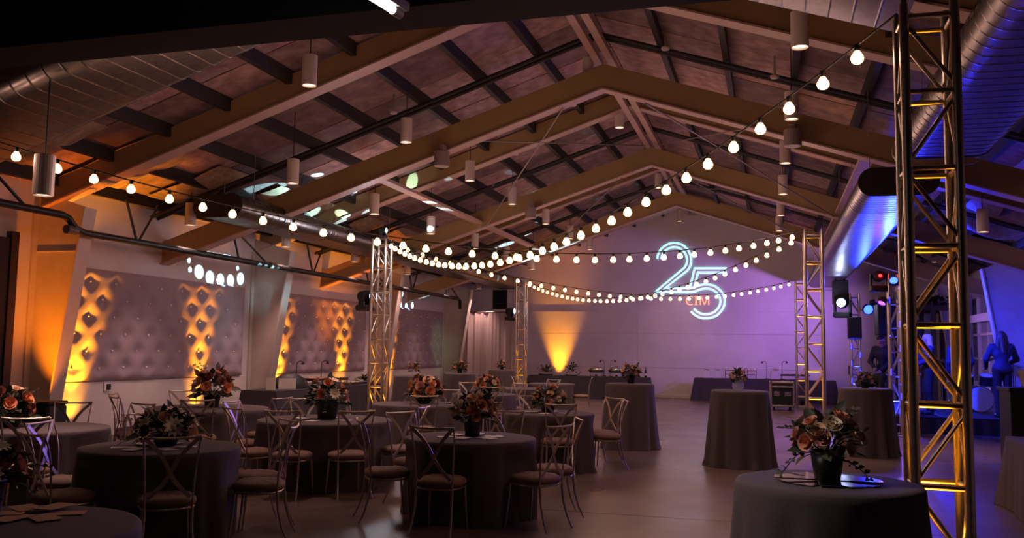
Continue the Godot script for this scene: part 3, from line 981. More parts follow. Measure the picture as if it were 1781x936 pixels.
func build_heads() -> void:
	var cool = Color(0.66, 0.95, 1.0)
	var t = moving_head("white glaring stage light below the hanging black speaker", Vector3(1.95, 2.72, -26.7), -0.25)
	t.scale = Vector3.ONE * 1.35
	var src = Vector3(-0.2, 0.27, 0.2)
	# tight beams on the left wall, on the roof panels and on the left truss
	var hA = moving_head("added stage light on the top of the left truss tower throwing white patches", Vector3(-7.7, 3.88, -16.8), PI / 2)  # added head, placed only to throw the roof patches
	hA.scale = Vector3.ONE * 0.6
	var hB = moving_head("added stage light clamped to the side of the far left truss tower", Vector3(-8.06, 2.6, -27.5), PI / 2)  # added head, source for the far bay patches and spill
	var hC = moving_head("stage light clamped low to the wall side of the left truss tower", Vector3(-8.06, 2.42, -16.8), PI / 2)
	for hd in [hB, hC]:
		obj("clamp_arm", G.new().box(Vector3(0, -0.02, 0.12), Vector3(0.06, 0.05, 0.2)).done(), M.black, hd)
	var wall_spots = []
	for k in 5:
		wall_spots.append([hC, Vector3(WALL_X, [3.1, 3.02, 2.99, 3.01, 3.08][k], -15.60 - 0.37 * k), 2.75])
	for k in 4:
		wall_spots.append([hC, Vector3(WALL_X, 3.56, -15.4 - 0.38 * k), 2.4])
	for p in [[3.3, -15.25], [3.12, -15.3], [3.3, -16.95], [3.12, -17.1]]:
		wall_spots.append([hC, Vector3(WALL_X, p[0], p[1]), 1.0])
	for p in [[3.0, -25.4], [2.96, -25.9], [2.94, -26.4], [3.0, -26.9], [3.35, -26.0], [3.35, -26.5]]:
		wall_spots.append([hB, Vector3(WALL_X, p[0], p[1]), 2.2])
	for p in [[-9.46, 4.73, -15.26, 4.5], [-9.89, 4.59, -15.5, 2.2], [-8.62, 5.02, -15.65, 3.0], [-9.2, 4.8, -17.2, 4], [-9.5, 4.7, -17.9, 3], [-8.72, 5.0, -17.45, 3], [-7.43, 5.12, -17.6, 5], [-6.9, 4.72, -17.4, 7], [-6.9, 4.72, -18.3, 4], [-8.3, 4.45, -17.6, 7], [-8.9, 4.3, -17.6, 4], [-7.4, 4.3, -18.6, 2], [-9.8, 4.6, -17.4, 4], [-10.2, 4.5, -17.4, 3]]:
		wall_spots.append([hA, Vector3(p[0], p[1], p[2]), p[3]])
	for p in [[-8.39, 5.1, -28.05, 6], [-7.7, 5.2, -27.55, 6], [-8.9, 4.9, -28.0, 5], [-7.2, 4.4, -26.6, 6], [-6.2, 4.75, -26.6, 5]]:
		wall_spots.append([hB, Vector3(p[0], p[1], p[2]), p[3]])
	for o in wall_spots:
		var hd: Node3D = o[0]
		var to: Vector3 = o[1]
		var ctr = hd.position + Vector3(0, 0.25 * hd.scale.x, 0)
		var d = ctr.distance_to(to)
		spot(hd, hd.to_local(ctr + (to - ctr).normalized() * 0.24), hd.to_local(to), o[2] * (1.3 if to.y > 4 else 1.0), cool, (7.0 if hd == hA or to.y > 4 else 4.0) * d * d, 0.25, 0.008)
	for hd in [hA]:
		omni(hd, Vector3(-0.6, -0.7, 0.5), Color(0.9, 0.93, 1), 1.0, 0.2)  # added bare light away from the lens, whitens the tower top
	spot(hC, Vector3(0, 0.25, -0.24), hC.to_local(Vector3(WALL_X, 2.1, -16.3)), 20, cool, 1.0, 1.0, 0.03)
	spot(hC, Vector3(0, 0.25, -0.24), hC.to_local(Vector3(-10.35, 2.7, -17.6)), 12, cool, 2.6, 1.0, 0.03)
	spot(hB, Vector3(0, 0.25, -0.24), hB.to_local(Vector3(WALL_X, 1.7, -29.2)), 17, Color(0.8, 1.0, 0.72), 1.8, 1.0, 0.03)
	for p in [[0.85, 3.7, -28.15], [0.85, 3.3, -28.15]]:
		var to = Vector3(p[0], p[1], p[2])
		var d = t.position.distance_to(to)
		spot(t, Vector3(0, 0.27, -0.25), t.to_local(to), 3.5, Color(0.8, 0.95, 1), 2.6 * d * d, 0.8, 0.01)
	omni(t, Vector3(0, 0.27, 0.28), Color(0.75, 0.8, 1.0), 0.6, 0.06)
	moving_head("stage light with a red lens at the top of the slim corner truss", Vector3(2.12, 2.95, -19.4), 0.1, true)
	moving_head("stage light with a red lens farther right above the singers", Vector3(3.6, 3.16, -27.9), 0.1, true)
	# washes of the stage
	var bl = glow(Color(0.1, 0.25, 1.0), 9)
	var pu = glow(Color(0.45, 0.2, 1.0), 7)
	var v = Color(0.70, 0.48, 1.0)
	var rows = [["blue par can right of the speaker truss tower", Vector3(2.6, 2.85, -26.8), Vector3(4.2, 1.2, -20.0), 42, BLUE_C, 46.0, bl],
		["violet par can on the slim corner truss washing the open floor", Vector3(2.2, 2.7, -19.3), Vector3(0.8, 0, -17.5), 58, v, 13.0, pu],
		["violet par can washing the far wall from the light bar", Vector3(2.95, 3.1, -27.9), Vector3(-0.2, 2.6, END_Z), 48, v, 15.0, pu],
		["violet par can second on the light bar", Vector3(3.2, 3.1, -27.9), Vector3(-3.6, 3.8, END_Z), 50, Color(0.76, 0.50, 1.0), 14.0, pu],
		["blue par can on the slim corner truss facing the stage", Vector3(2.6, 2.9, -19.35), Vector3(4.5, 1.1, -21.6), 50, BLUE_C, 48.0, bl],
		["blue par can on the slim corner truss facing the duct", Vector3(2.39, 3.0, -19.2), Vector3(1.6, 4.2, -15.5), 52, BLUE_C, 14.0, bl],
		["violet par can third on the light bar, turned to the right", Vector3(3.45, 3.1, -27.9), Vector3(5.9, 2.4, -28.2), 60, v, 14.0, pu],
		["blue par can last on the light bar, turned to the musicians", Vector3(3.7, 3.1, -27.9), Vector3(4.4, 0.4, -21.3), 44, BLUE_C, 46.0, bl]]
	for r in rows:
		par_light(r[0], r[1], r[2], r[3], r[4], r[5], r[6], "", 0.15 if r[0].begins_with("blue par can right") else 0.09, 1.0)
	var lb = thing("light_stand", "black tripod light stand with a crossbar behind the stage", "light stand", Vector3(3.32, 0, -27.9))
	obj("pole", G.new().bar(Vector3(0, 0.3, 0), Vector3(0, 3.1, 0), 0.022, 8).done(), M.black_pipe, lb)
	obj("crossbar", G.new().bar(Vector3(-0.55, 3.085, 0), Vector3(0.55, 3.085, 0), 0.018, 8).done(), M.black_pipe, lb)
	for k in 3:
		var a = TAU * k / 3
		obj("leg", G.new().bar(Vector3(0, 0.8, 0), Vector3(0.5 * cos(a), 0.01, 0.5 * sin(a)), 0.014, 6).done(), M.black_pipe, lb)


func drape(R: float, H: float, hem: float, amp: float, k: int, sd: int, dents := []) -> ArrayMesh:   # dents: [angle, distance] of what stands under the edge
	var r2 = RandomNumberGenerator.new()
	r2.seed = sd
	var p1 = r2.randf() * TAU
	var p2 = r2.randf() * TAU
	var p3 = r2.randf() * TAU
	var n = 112
	var rows = [[0.0, 0.0], [R * 0.5, 0.0], [R - 0.03, 0.0], [R - 0.008, 0.004], [R, 0.014], [R + 0.004, 0.04]]
	for i in range(1, 13):
		rows.append([-1.0, i / 12.0])
	var fold = func(a: float) -> float:
		var v = sin(k * a + p1 + 1.1 * sin(2 * a + p2)) * 0.75 + 0.35 * sin((k * 2 - 3) * a + p3) + 0.25 * sin(3 * a + p2)
		return v
	return G.new().grid(rows.size() - 1, n, func(i, j):
		var a: float = TAU * (j % n) / n
		var q: Array = rows[i]
		if q[0] >= 0:
			return Vector3(q[0] * cos(a), H - q[1], q[0] * sin(a))
		var t: float = q[1]
		var f: float = fold.call(a)
		var r: float = lerpf(R + 0.004, hem, pow(t, 1.25)) + amp * pow(t, 0.8) * f
		var y: float = lerpf(H - 0.04, 0.004, t)
		if t > 0.99:
			r += 0.02 * maxf(f, 0)
		for d in dents:
			var da: float = absf(angle_difference(a, d[0]))
			if da < 0.6 and y < 0.72:
				var lim: float = minf(d[1] / maxf(cos(da), 0.5) + maxf(0.0, da - 0.3) * 0.5, 9.0)
				r = minf(r, lerpf(lim, r, smoothstep(0.56, 0.72, y)))
		return Vector3(r * cos(a), y, r * sin(a)), true).done()


func round_table(called: String, label: String, x: float, z: float, R: float, H: float, sd: int, dents := []) -> Node3D:
	var t = thing(called, label, "table", Vector3(x, 0, z))
	var cock = H > 0.9
	obj("tablecloth", drape(R, H, R + (0.075 if cock else 0.06), 0.042 if cock else 0.045, 10 if cock else 16, sd, dents), M.cloth, t)
	obj("tabletop", G.new().lathe([Vector2(0, 0), Vector2(R - 0.03, 0), Vector2(R - 0.02, 0.02), Vector2(0, 0.02)], 32, Vector3(0, H - 0.035, 0), 1, 1, Basis(), -1).done(), M.wood, t)
	obj("pedestal", G.new().lathe([Vector2(0, 0.0), Vector2(0.24, 0.0), Vector2(0.22, 0.03), Vector2(0.04, 0.06), Vector2(0.035, H - 0.05), Vector2(0, H - 0.05)], 16, Vector3(), 1, 1, Basis(), -1).done(), M.black, t)
	return t


var DT = [["grey clothed round table cut by the bottom left corner of the frame", -3.45, -3.35, 0.64], ["grey clothed round table at the lower left with one chair in front", -4.96, -6.5, 0.645], ["grey clothed round table at the left frame edge below the first tufted panel", -7.15, -7.48, 0.645], ["wide grey clothed round table in front of the left column with the tall bouquet", -7.47, -10.76, 0.82], ["wide grey clothed round table in front of the left buffet", -5.11, -9.68, 0.79], ["grey clothed round table in the middle foreground with peach roses", -2.83, -8.35, 0.64], ["grey clothed round table just right of the left truss tower", -5.32, -13.02, 0.68], ["grey clothed round table behind the middle foreground roses", -5.35, -16.55, 0.62], ["grey clothed round table left of the tall table with the dark pot", -2.95, -12.07, 0.62], ["small far grey clothed round table before the far left truss tower", -5.39, -19.55, 0.58], ["farthest grey clothed round table before the chafing dishes", -5.5, -22.74, 0.6]]


func build_tables() -> void:
	for i in DT.size():
		var d: Array = DT[i]
		var dents = []
		for c in CHAIRS:
			if c[2] == i:
				var pl = chair_place(c)
				if pl[2] < d[3] + 0.34:
					dents.append([atan2(-pl[1].z, -pl[1].x), pl[2] - 0.235])
		round_table("dining_table", d[0], d[1], d[2], d[3], 0.75, 40 + i, dents)
	var ct = [["tall clothed cocktail table with a dark pot of flowers, left of centre floor", -2.29, -15.04], ["tall clothed cocktail table with a clear glass vase in the open floor", -0.44, -13.32], ["tall clothed cocktail table before the stage and the bending musician", 1.46, -15.55], ["tall clothed cocktail table right of the left truss tower", -6.88, -16.6], ["tall clothed cocktail table in front of the pink curtain", -6.72, -18.99], ["tall clothed cocktail table touching the far left truss tower", -7.01, -23.21], ["nearest tall clothed cocktail table at the lower right with glossy cards", 0.222, -4.03]]
	for i in ct.size():
		var c: Array = ct[i]
		round_table("cocktail_table", c[0], c[1], c[2], 0.36 if i > 2 and i < 6 else (0.378 if i == 6 else 0.405), 1.07, 80 + i * 3)


# [back x, back z, table number]: the back of each chair and the table it faces
var CHAIRS = [[-4.36, -5.82, 1, "in front of the lower left table, its back to the camera"], [-5.32, -5.47, 1, "nearest on the left side of the lower left table"], [-6.01, -6.28, 1, "farther along the left side of the lower left table"], [-3.93, -6.88, 1, "at the right side of the lower left table, nearer one"], [-4.3, -7.42, 1, "at the right side of the lower left table, farther one"],
		[-6.62, -6.77, 2, "in front of the table at the left frame edge"], [-7.74, -8.55, 2, "behind the table at the left frame edge, against the amber light"], [-6.30, -7.57, 2, "at the right side of the table at the left frame edge"], [-6.91, -8.70, 2, "between the left edge table and the wide table behind it"],
		[-8.09, -9.76, 3, "seen sideways at the left of the tall bouquet table"], [-8.32, -10.38, 3, "second from the left at the tall bouquet table, by the wall"], [-8.23, -11.35, 3, "behind the tall bouquet table, against the wainscot"], [-6.93, -9.77, 3, "in front of the tall bouquet table, its back to the camera"], [-6.47, -10.6, 3, "at the right side of the tall bouquet table"],
		[-5.62, -8.64, 4, "front left of the wide table before the left buffet"], [-6.07, -9.61, 4, "at the left side of the wide table before the left buffet"], [-4.98, -8.52, 4, "front centre of the wide table before the left buffet"], [-4.43, -8.96, 4, "front right of the wide table before the left buffet"], [-4.14, -9.73, 4, "at the right side of the wide table before the left buffet"], [-5.81, -10.5, 4, "behind the wide table before the left buffet, left of the lilies"],
		[-3.64, -7.81, 5, "at the left side of the middle foreground table, seen from the side"], [-2.82, -7.48, 5, "in front of the middle foreground table, its back to the camera"], [-3.7, -8.8, 5, "behind left at the middle foreground table"], [-2.07, -8.02, 5, "front right of the middle foreground table"], [-1.98, -8.72, 5, "rear right of the middle foreground table"], [-2.81, -9.55, 5, "behind the middle foreground table"],
		[-4.85, -12.15, 6, "in front of the table beside the left truss tower"], [-6.24, -12.72, 6, "at the left of the table beside the left truss tower"], [-5.18, -14.1, 6, "behind the table beside the left truss tower"],
		[-5.95, -17.38, 7, "behind left at the table behind the foreground roses"], [-4.95, -15.77, 7, "in front of the table behind the foreground roses"], [-4.94, -17.41, 7, "behind right at the table behind the foreground roses"],
		[-3.49, -11.2, 8, "front left of the table by the tall dark pot table"], [-2.62, -11.24, 8, "in front of the table by the tall dark pot table"], [-2.2, -12.98, 8, "rear right of the table by the tall dark pot table"], [-2.04, -12.35, 8, "at the right side of the table by the tall dark pot table"], [-3.44, -12.97, 8, "rear left of the table by the tall dark pot table"],
		[-4.91, -20.5, 9, "behind the small far table"], [-4.6, -22.9, 10, "at the right of the farthest table by the chafing dishes"], [-6.3, -22.3, 10, "at the left of the farthest table by the chafing dishes"]]


func chair_place(c: Array) -> Array:   # [place, direction to the table, distance to the table]
	var T: Array = DT[c[2]]
	var back = Vector3(c[0], 0, c[1])
	var d = (Vector3(T[1], 0, T[2]) - back).normalized()
	var at = back + d * 0.27
	var dist = Vector3(T[1], 0, T[2]).distance_to(at)
	if dist < T[3] + 0.17:
		at -= d * (T[3] + 0.17 - dist)
		dist = T[3] + 0.17
	return [at, d, dist]


func strap(P: Array, w: float, th: float) -> ArrayMesh:   # flat bent bar, width across the path in the plane facing +z
	var g = G.new().sm(-1)
	var prev = []
	for i in P.size():
		var d: Vector3 = (P[mini(i + 1, P.size() - 1)] - P[maxi(i - 1, 0)]).normalized()
		var s = d.cross(Vector3.BACK).normalized()
		var n = s.cross(d).normalized()
		var c: Vector3 = P[i]
		var r = [c - s * w / 2 - n * th / 2, c + s * w / 2 - n * th / 2, c + s * w / 2 + n * th / 2, c - s * w / 2 + n * th / 2]
		if prev.size():
			for k in 4:
				g.q(prev[k], prev[(k + 1) % 4], r[(k + 1) % 4], r[k])
				pass
		prev = r
	return g.done()


func make_chair() -> Node3D:   # faces -z, origin under the seat centre
	var t = thing("cross_back_chair", "", "chair")
	t.set_meta("stem", "cross_back_chair")
	t.set_meta("group", "silver cross-back chairs round the dining tables")
	var se = func(a: float) -> float:
		return pow(pow(absf(cos(a)), 3.0) + pow(absf(sin(a)), 3.0), -1.0 / 3.0)
	var prof = [[0.0, 0.418], [0.17, 0.418], [0.2, 0.425], [0.212, 0.445], [0.207, 0.468], [0.18, 0.488], [0.12, 0.497], [0.06, 0.5], [0.0, 0.5]]
	var n = 48
	obj("cushion", G.new().grid(prof.size() - 1, n, func(i, j):
		var a: float = TAU * (j % n) / n
		var r: float = prof[i][0] * se.call(a)
		var x = r * cos(a) * 1.0
		var y: float = prof[i][1]
		if i > 1:
			y += 0.004 * sin(x * 120.0)
		return Vector3(x, y - 0.02, r * sin(a))).done(), M.cushion, t)
	var ring = []
	for k in 28:
		var a = TAU * k / 28
		ring.append(Vector3(0.19 * se.call(a) * cos(a), 0.388, 0.19 * se.call(a) * sin(a)))
	obj("seat_frame", G.new().tube(ring, 0.011, 6, false, true).done(), M.chair_metal, t)
	for s in [-1, 1]:
		obj("leg", G.new().tube([Vector3(0.165 * s, 0.385, -0.165), Vector3(0.172 * s, 0.22, -0.175), Vector3(0.185 * s, 0.0, -0.20)], [0.012, 0.011, 0.009], 8).done(), M.chair_metal, t)
		obj("leg", G.new().tube([Vector3(0.165 * s, 0.385, 0.18), Vector3(0.168 * s, 0.24, 0.195), Vector3(0.178 * s, 0.1, 0.235), Vector3(0.19 * s, 0.0, 0.285)], [0.012, 0.011, 0.010, 0.009], 8).done(), M.chair_metal, t)
		obj("back_post", G.new().tube([Vector3(0.165 * s, 0.385, 0.18), Vector3(0.17 * s, 0.52, 0.185), Vector3(0.18 * s, 0.70, 0.20), Vector3(0.192 * s, 0.84, 0.235), Vector3(0.20 * s, 0.925, 0.275)], 0.008, 8).done(), M.chair_metal, t)
		var P = []
		for k in 11:
			var u = k / 10.0
			var x = s * lerpf(-0.187, 0.15, u) + s * 0.022 * sin(TAU * u)
			var y = lerpf(0.915, 0.47, u)
			var z = 0.262 * pow(1 - u, 1.6) + 0.185 * (1 - pow(1 - u, 1.6)) + 0.004 * s
			P.append(Vector3(x, y, z))
		obj("cross_strap", strap(P, 0.03, 0.006), M.chair_metal, t)
	var tr = []
	for k in 9:
		var u = k / 4.0 - 1.0
		tr.append(Vector3(0.2 * u, 0.918 + 0.010 * u * u * u * u, 0.275 + 0.018 * (1 - u * u)))
	obj("top_rail", G.new().tube(tr, 0.010, 8).done(), M.chair_metal, t)
	return t


func build_chairs() -> void:
	var src: Node3D = null
	for c in CHAIRS:
		var pl = chair_place(c)
		var at: Vector3 = pl[0]
		var d: Vector3 = pl[1]
		var turn = atan2(-d.x, -d.z)
		var lb: String = "silver cross-back chair " + c[3]
		if src == null:
			src = make_chair()
			src.position = at
			src.rotation.y = turn
			src.set_meta("label", lb)
		else:
			dup(src, at, turn, lb)


func petal_cup(g: G, r: float, h: float, a0: float, span: float, open: float) -> void:
	g.grid(3, 3, func(i, j):
		var v = i / 3.0
		var a = a0 + span * (j / 3.0 - 0.5) * (0.55 + 0.6 * sin(PI * clampf(v, 0.12, 0.9)))
		var rr = r * (0.25 + 0.75 * sin(v * 1.45)) + open * v * v
		return Vector3(rr * cos(a), h * v - open * 0.5 * v * v * v, rr * sin(a)))


func rose(r: float) -> ArrayMesh:
	var g = G.new()
	for k in 5:
		petal_cup(g, r, r * 0.95, TAU * k / 5, 1.7, r * 0.22)
	for k in 4:
		petal_cup(g, r * 0.72, r * 1.05, TAU * k / 4 + 0.5, 1.9, r * 0.08)
	for k in 3:
		petal_cup(g, r * 0.42, r * 1.08, TAU * k / 3 + 0.2, 2.2, 0.0)
	g.ell(Vector3(0, r * 0.1, 0), Vector3(r * 0.35, r * 0.3, r * 0.35), 8, 4)
	return g.done()


func daisy(r: float) -> ArrayMesh:
	var g = G.new()
	for k in 11:
		var a = TAU * k / 11
		var b = Basis(Vector3.UP, -a)
		g.grid(3, 2, func(i, j):
			var u = i / 3.0
			var w = r * 0.2 * sin(PI * clampf(0.15 + u * 0.8, 0, 1)) * (j - 1)
			return b * Vector3(r * (0.15 + 0.85 * u), r * 0.35 * sin(u * 2.0), w), true)
	g.ell(Vector3(0, r * 0.1, 0), Vector3(r * 0.26, r * 0.16, r * 0.26), 8, 4)
	return g.done()


func leaf_into(g: G, at: Vector3, b: Basis, len: float, w: float) -> void:
	g.grid(4, 2, func(i, j):
		var u = i / 4.0
		var s = w * sin(PI * pow(u, 0.8)) * (j - 1) * 0.5
		return at + b * Vector3(s, -0.25 * len * u * u + absf(s) * 0.25, -len * u))


func sprig_mesh(len: float, sd: int) -> ArrayMesh:
	var r2 = RandomNumberGenerator.new()
	r2.seed = sd
	var g = G.new()
	var P = []
	for k in 8:
		var u = k / 7.0
		P.append(Vector3(0.02 * sin(u * 5), 0.1 * len * sin(u * 2) - 0.35 * len * u * u, -len * u))
	g.tube(P, 0.0022, 5)
	for k in range(2, 8):
		for s in [-1, 1]:
			var b = Basis(Vector3.UP, s * 1.1) * Basis(Vector3.RIGHT, r2.randf() - 0.3) * Basis(Vector3.BACK, r2.randf() * 2 - 1)
			leaf_into(g, P[k], b, 0.024 + 0.008 * r2.randf(), 0.020)
	return g.done()


var ROSES = []
var DAISY: ArrayMesh
var LEAFM: ArrayMesh


func bouquet(label: String, at: Vector3, pot_r: float, pot_h: float, R: float, H: float, nb: int, sd: int, style := "", big := false) -> Node3D:
	var r2 = RandomNumberGenerator.new()
	r2.seed = sd
	var t = thing("flower_arrangement", label, "flowers", at)
	if style == "glass":
		obj("vase", G.new().lathe([Vector2(0, 0), Vector2(pot_r * 0.7, 0), Vector2(pot_r, pot_h * 0.35), Vector2(pot_r * 0.95, pot_h * 0.7), Vector2(pot_r * 0.6, pot_h), Vector2(pot_r * 0.54, pot_h), Vector2(pot_r * 0.88, pot_h * 0.7), Vector2(pot_r * 0.92, pot_h * 0.35), Vector2(pot_r * 0.6, 0.01), Vector2(0, 0.01)], 24).done(), M.glass, t)
	else:
		var bulge = 1.12 if style == "bowl" else 1.0
		obj("pot", G.new().lathe([Vector2(0, 0), Vector2(pot_r * 0.74, 0), Vector2(pot_r * 0.76, 0.006), Vector2(pot_r * 0.9 * bulge, pot_h * 0.5), Vector2(pot_r, pot_h * 0.93), Vector2(pot_r * 1.06, pot_h * 0.94), Vector2(pot_r * 1.06, pot_h), Vector2(pot_r * 0.95, pot_h), Vector2(pot_r * 0.93, pot_h * 0.9), Vector2(0, pot_h * 0.88)], 24, Vector3(), 1, 1, Basis(), 0).done(), M.pot, t)
	var c = Vector3(0, pot_h, 0)
	var g = G.new()
	# leaves: a loose dome
	var nl = 46 if big else 110
	for k in nl:
		var a = r2.randf() * TAU
		var e = asin(lerpf(-0.25, 0.98, r2.randf()))
		var d = Vector3(cos(e) * cos(a), sin(e), cos(e) * sin(a))
		var rad = 0.45 + 0.55 * r2.randf()
		var p = c + Vector3(d.x * R, maxf(d.y, -0.25) * H, d.z * R) * rad * 0.85
		var look = Basis.looking_at((d + Vector3(0.5 * (r2.randf() - 0.5), 0.35 * (r2.randf() - 0.5), 0.5 * (r2.randf() - 0.5))).normalized(), Vector3(0.1, 1, 0.13).normalized())
		look = look * Basis(Vector3.BACK, r2.randf() * 2 - 1)
		var ln = R * (0.3 + 0.25 * r2.randf())
		if big:
			obj("leaf", LEAFM, M.leaf[r2.randi() % 3], t, p, look * Basis.from_scale(Vector3.ONE * ln * 1.25))
		else:
			leaf_into(g, p, look, ln, ln * 0.5)
	if not big:
		tag(obj("foliage", g.done(), M.leaf[sd % 3], t), "", "", "", "stuff")
	var st = G.new()
	# stems from the pot to the blooms
	for k in nb:
		var a = TAU * k * 0.382 + r2.randf() * 0.5
		var e = lerpf(1.35, 0.05, sqrt((k + 0.3) / nb)) + 0.15 * (r2.randf() - 0.5)
		var d = Vector3(cos(e) * cos(a), sin(e), cos(e) * sin(a))
		var p = c + Vector3(d.x * R, d.y * H, d.z * R) * (0.78 + 0.2 * r2.randf())
		st.tube([c - Vector3(0, 0.02, 0), c.lerp(p, 0.5) + Vector3(0, 0.02, 0), p], 0.003, 4)
		var y = d
		var x = y.cross(Vector3(0.2, 0.3, 1)).normalized()
		var b = Basis(x, y, x.cross(y))
		var sz = R * (0.17 + 0.09 * r2.randf())
		var m: Mesh = ROSES[r2.randi() % 2]
		var ci: int = [0, 1, 2, 3, 0, 4, 5, 2][r2.randi() % 8]
		if style == "blush":
			ci = [0, 1, 3, 4][r2.randi() % 4]
		if style == "lily" and k % 2 == 0:
			m = DAISY
			ci = 4
			sz *= 1.35
		obj("bloom", m, M.bloom[ci], t, p - d * sz * 0.3, b * Basis.from_scale(Vector3.ONE * sz))
	obj("stems", st.done(), M.leaf[0], t)
	# trailing sprigs
	for k in (9 if big else 6):
		var a = r2.randf() * TAU
		var e = lerpf(-0.35, 1.25, r2.randf())
		var d = Vector3(cos(e) * cos(a), sin(e), cos(e) * sin(a))
		obj("sprig", sprig_mesh(R * 1.15, sd * 10 + k), M.leaf[k % 3], t, c + d * R * 0.35, Basis.looking_at(d, Vector3(0.1, 1, 0.2).normalized()))
	return t


func build_flowers() -> void:
	ROSES = [rose(1.0), rose(0.9)]
	DAISY = daisy(1.0)
	var lg = G.new()
	leaf_into(lg, Vector3(), Basis(), 1.0, 0.55)
	LEAFM = lg.done()
	var h = 0.752
	bouquet("white and green flowers at the bottom left frame edge", Vector3(-3.62, h, -3.45), 0.1, 0.2, 0.2, 0.2, 10, 11, "lily")
	bouquet("broad bouquet with a pale bloom on the lower left table", Vector3(-4.95, h, -6.55), 0.11, 0.1, 0.27, 0.24, 14, 12, "lily")
	bouquet("rust coloured bouquet in a wide pot at the left frame edge", Vector3(-7.45, h, -7.35), 0.13, 0.15, 0.27, 0.3, 16, 13, "bowl")
	bouquet("tall dark bouquet lit from behind by the amber uplight", Vector3(-7.45, h, -10.8), 0.12, 0.22, 0.29, 0.34, 15, 14)
	bouquet("bouquet with white lilies in a grey bowl before the left buffet", Vector3(-5.1, h, -9.7), 0.14, 0.22, 0.25, 0.3, 15, 15, "lily")
	bouquet("peach rose bouquet in a dark pot on the middle foreground table", Vector3(-2.83, h, -8.4), 0.092, 0.19, 0.22, 0.25, 18, 16)
	bouquet("peach and orange bouquet in a dark bowl beside the left truss tower", Vector3(-5.2, h, -13.1), 0.16, 0.16, 0.28, 0.3, 20, 17, "bowl")
	bouquet("pink and rust bouquet on the table behind the foreground roses", Vector3(-5.3, h, -16.55), 0.11, 0.13, 0.25, 0.25, 15, 18, "bowl")
	bouquet("bouquet of peach roses and green buds left of the tall dark pot table", Vector3(-2.98, h, -12.1), 0.11, 0.12, 0.24, 0.25, 13, 19)
	h = 1.072
	bouquet("flowers in a dark square pot on the tall table left of the centre floor", Vector3(-2.27, h, -15.04), 0.075, 0.14, 0.17, 0.2, 11, 20)
	bouquet("small rust flowers in a clear glass vase on the open floor table", Vector3(-0.46, h, -13.32), 0.085, 0.15, 0.13, 0.17, 9, 21, "glass")
	bouquet("dark low flowers on the tall table before the stage", Vector3(1.46, h, -15.55), 0.07, 0.1, 0.14, 0.16, 9, 22)
	bouquet("small red flowers on the tall table right of the left truss tower", Vector3(-6.86, h, -16.6), 0.06, 0.12, 0.13, 0.17, 9, 23, "glass")
	bouquet("small pink flowers on the tall table before the pink curtain", Vector3(-6.72, h, -18.99), 0.06, 0.1, 0.16, 0.18, 10, 24)
	bouquet("tiny red posy on the tall table by the far left truss tower", Vector3(-7.01, h, -23.21), 0.05, 0.09, 0.13, 0.16, 8, 25)
	bouquet("large blush rose arrangement in a dark tapered pot at the lower right", Vector3(0.222, h, -4.03), 0.068, 0.125, 0.15, 0.17, 19, 26, "blush", true)
	# glossy cards round the pots
	var card = G.new().bev(Vector3(0, 0.0015, -0.13), Vector3(0.085, 0.003, 0.17), 0.001).done()
	var clock = ["one", "two", "three", "four", "five", "six", "seven", "eight", "nine", "ten", "eleven", "twelve"]
	for k in 12:
		var a = -TAU * (k + 1) / 12.0
		var o = obj("glossy_card", card, M.mirror, null, Vector3(0.222, 1.0725 + 0.0031 * (k % 3), -4.03), Basis(Vector3.UP, a))
		tag(o, "glossy card fanned out at %s o'clock from the dark tapered pot at the lower right" % clock[k], "card", "cards under the lower right pot")
	var sets = [[-3.53, -3.68, 0.752, "tan paper card at %s o'clock in the pile on the bottom left corner table", "cards on the corner table", 6, 0.02], [-4.95, -6.4, 0.752, "pale card at %s o'clock by the bouquet of the lower left table", "cards on the lower left table", 6, 0.12], [-2.83, -8.35, 0.752, "pale card at %s o'clock from the peach rose pot", "cards on the middle foreground table", 6, 0.11], [-2.95, -12.0, 0.752, "pale card at %s o'clock from the peach and green bouquet", "cards on the table by the tall pot", 4, 0.12], [-5.1, -9.6, 0.752, "pale card at %s o'clock from the lily bowl", "cards on the wide table", 4, 0.15]]
	var card2 = G.new().bev(Vector3(0, 0.0015, -0.12), Vector3(0.12, 0.003, 0.19), 0.001).done()
	for s in sets:
		for k in s[5]:
			var st: int = 12 / s[5]
			var hr: int = (k + 1) * st
			var a: float = -TAU * hr / 12.0 + 0.15 * (rng.randf() - 0.5)
			var o = obj("paper_card", card2, M.kraft if s[6] < 0.05 else M.paper, null, Vector3(s[0], s[2] + 0.0031 * (k % 6 if s[6] < 0.05 else k % 3), s[1]) + Basis(Vector3.UP, a) * Vector3(0, 0, -s[6]), Basis(Vector3.UP, a))
			tag(o, s[3] % clock[hr - 1], "card", s[4])


const ORD := ["first", "second", "third", "fourth", "fifth", "sixth", "seventh", "eighth", "ninth", "tenth", "eleventh", "twelfth", "thirteenth", "fourteenth", "fifteenth", "sixteenth"]


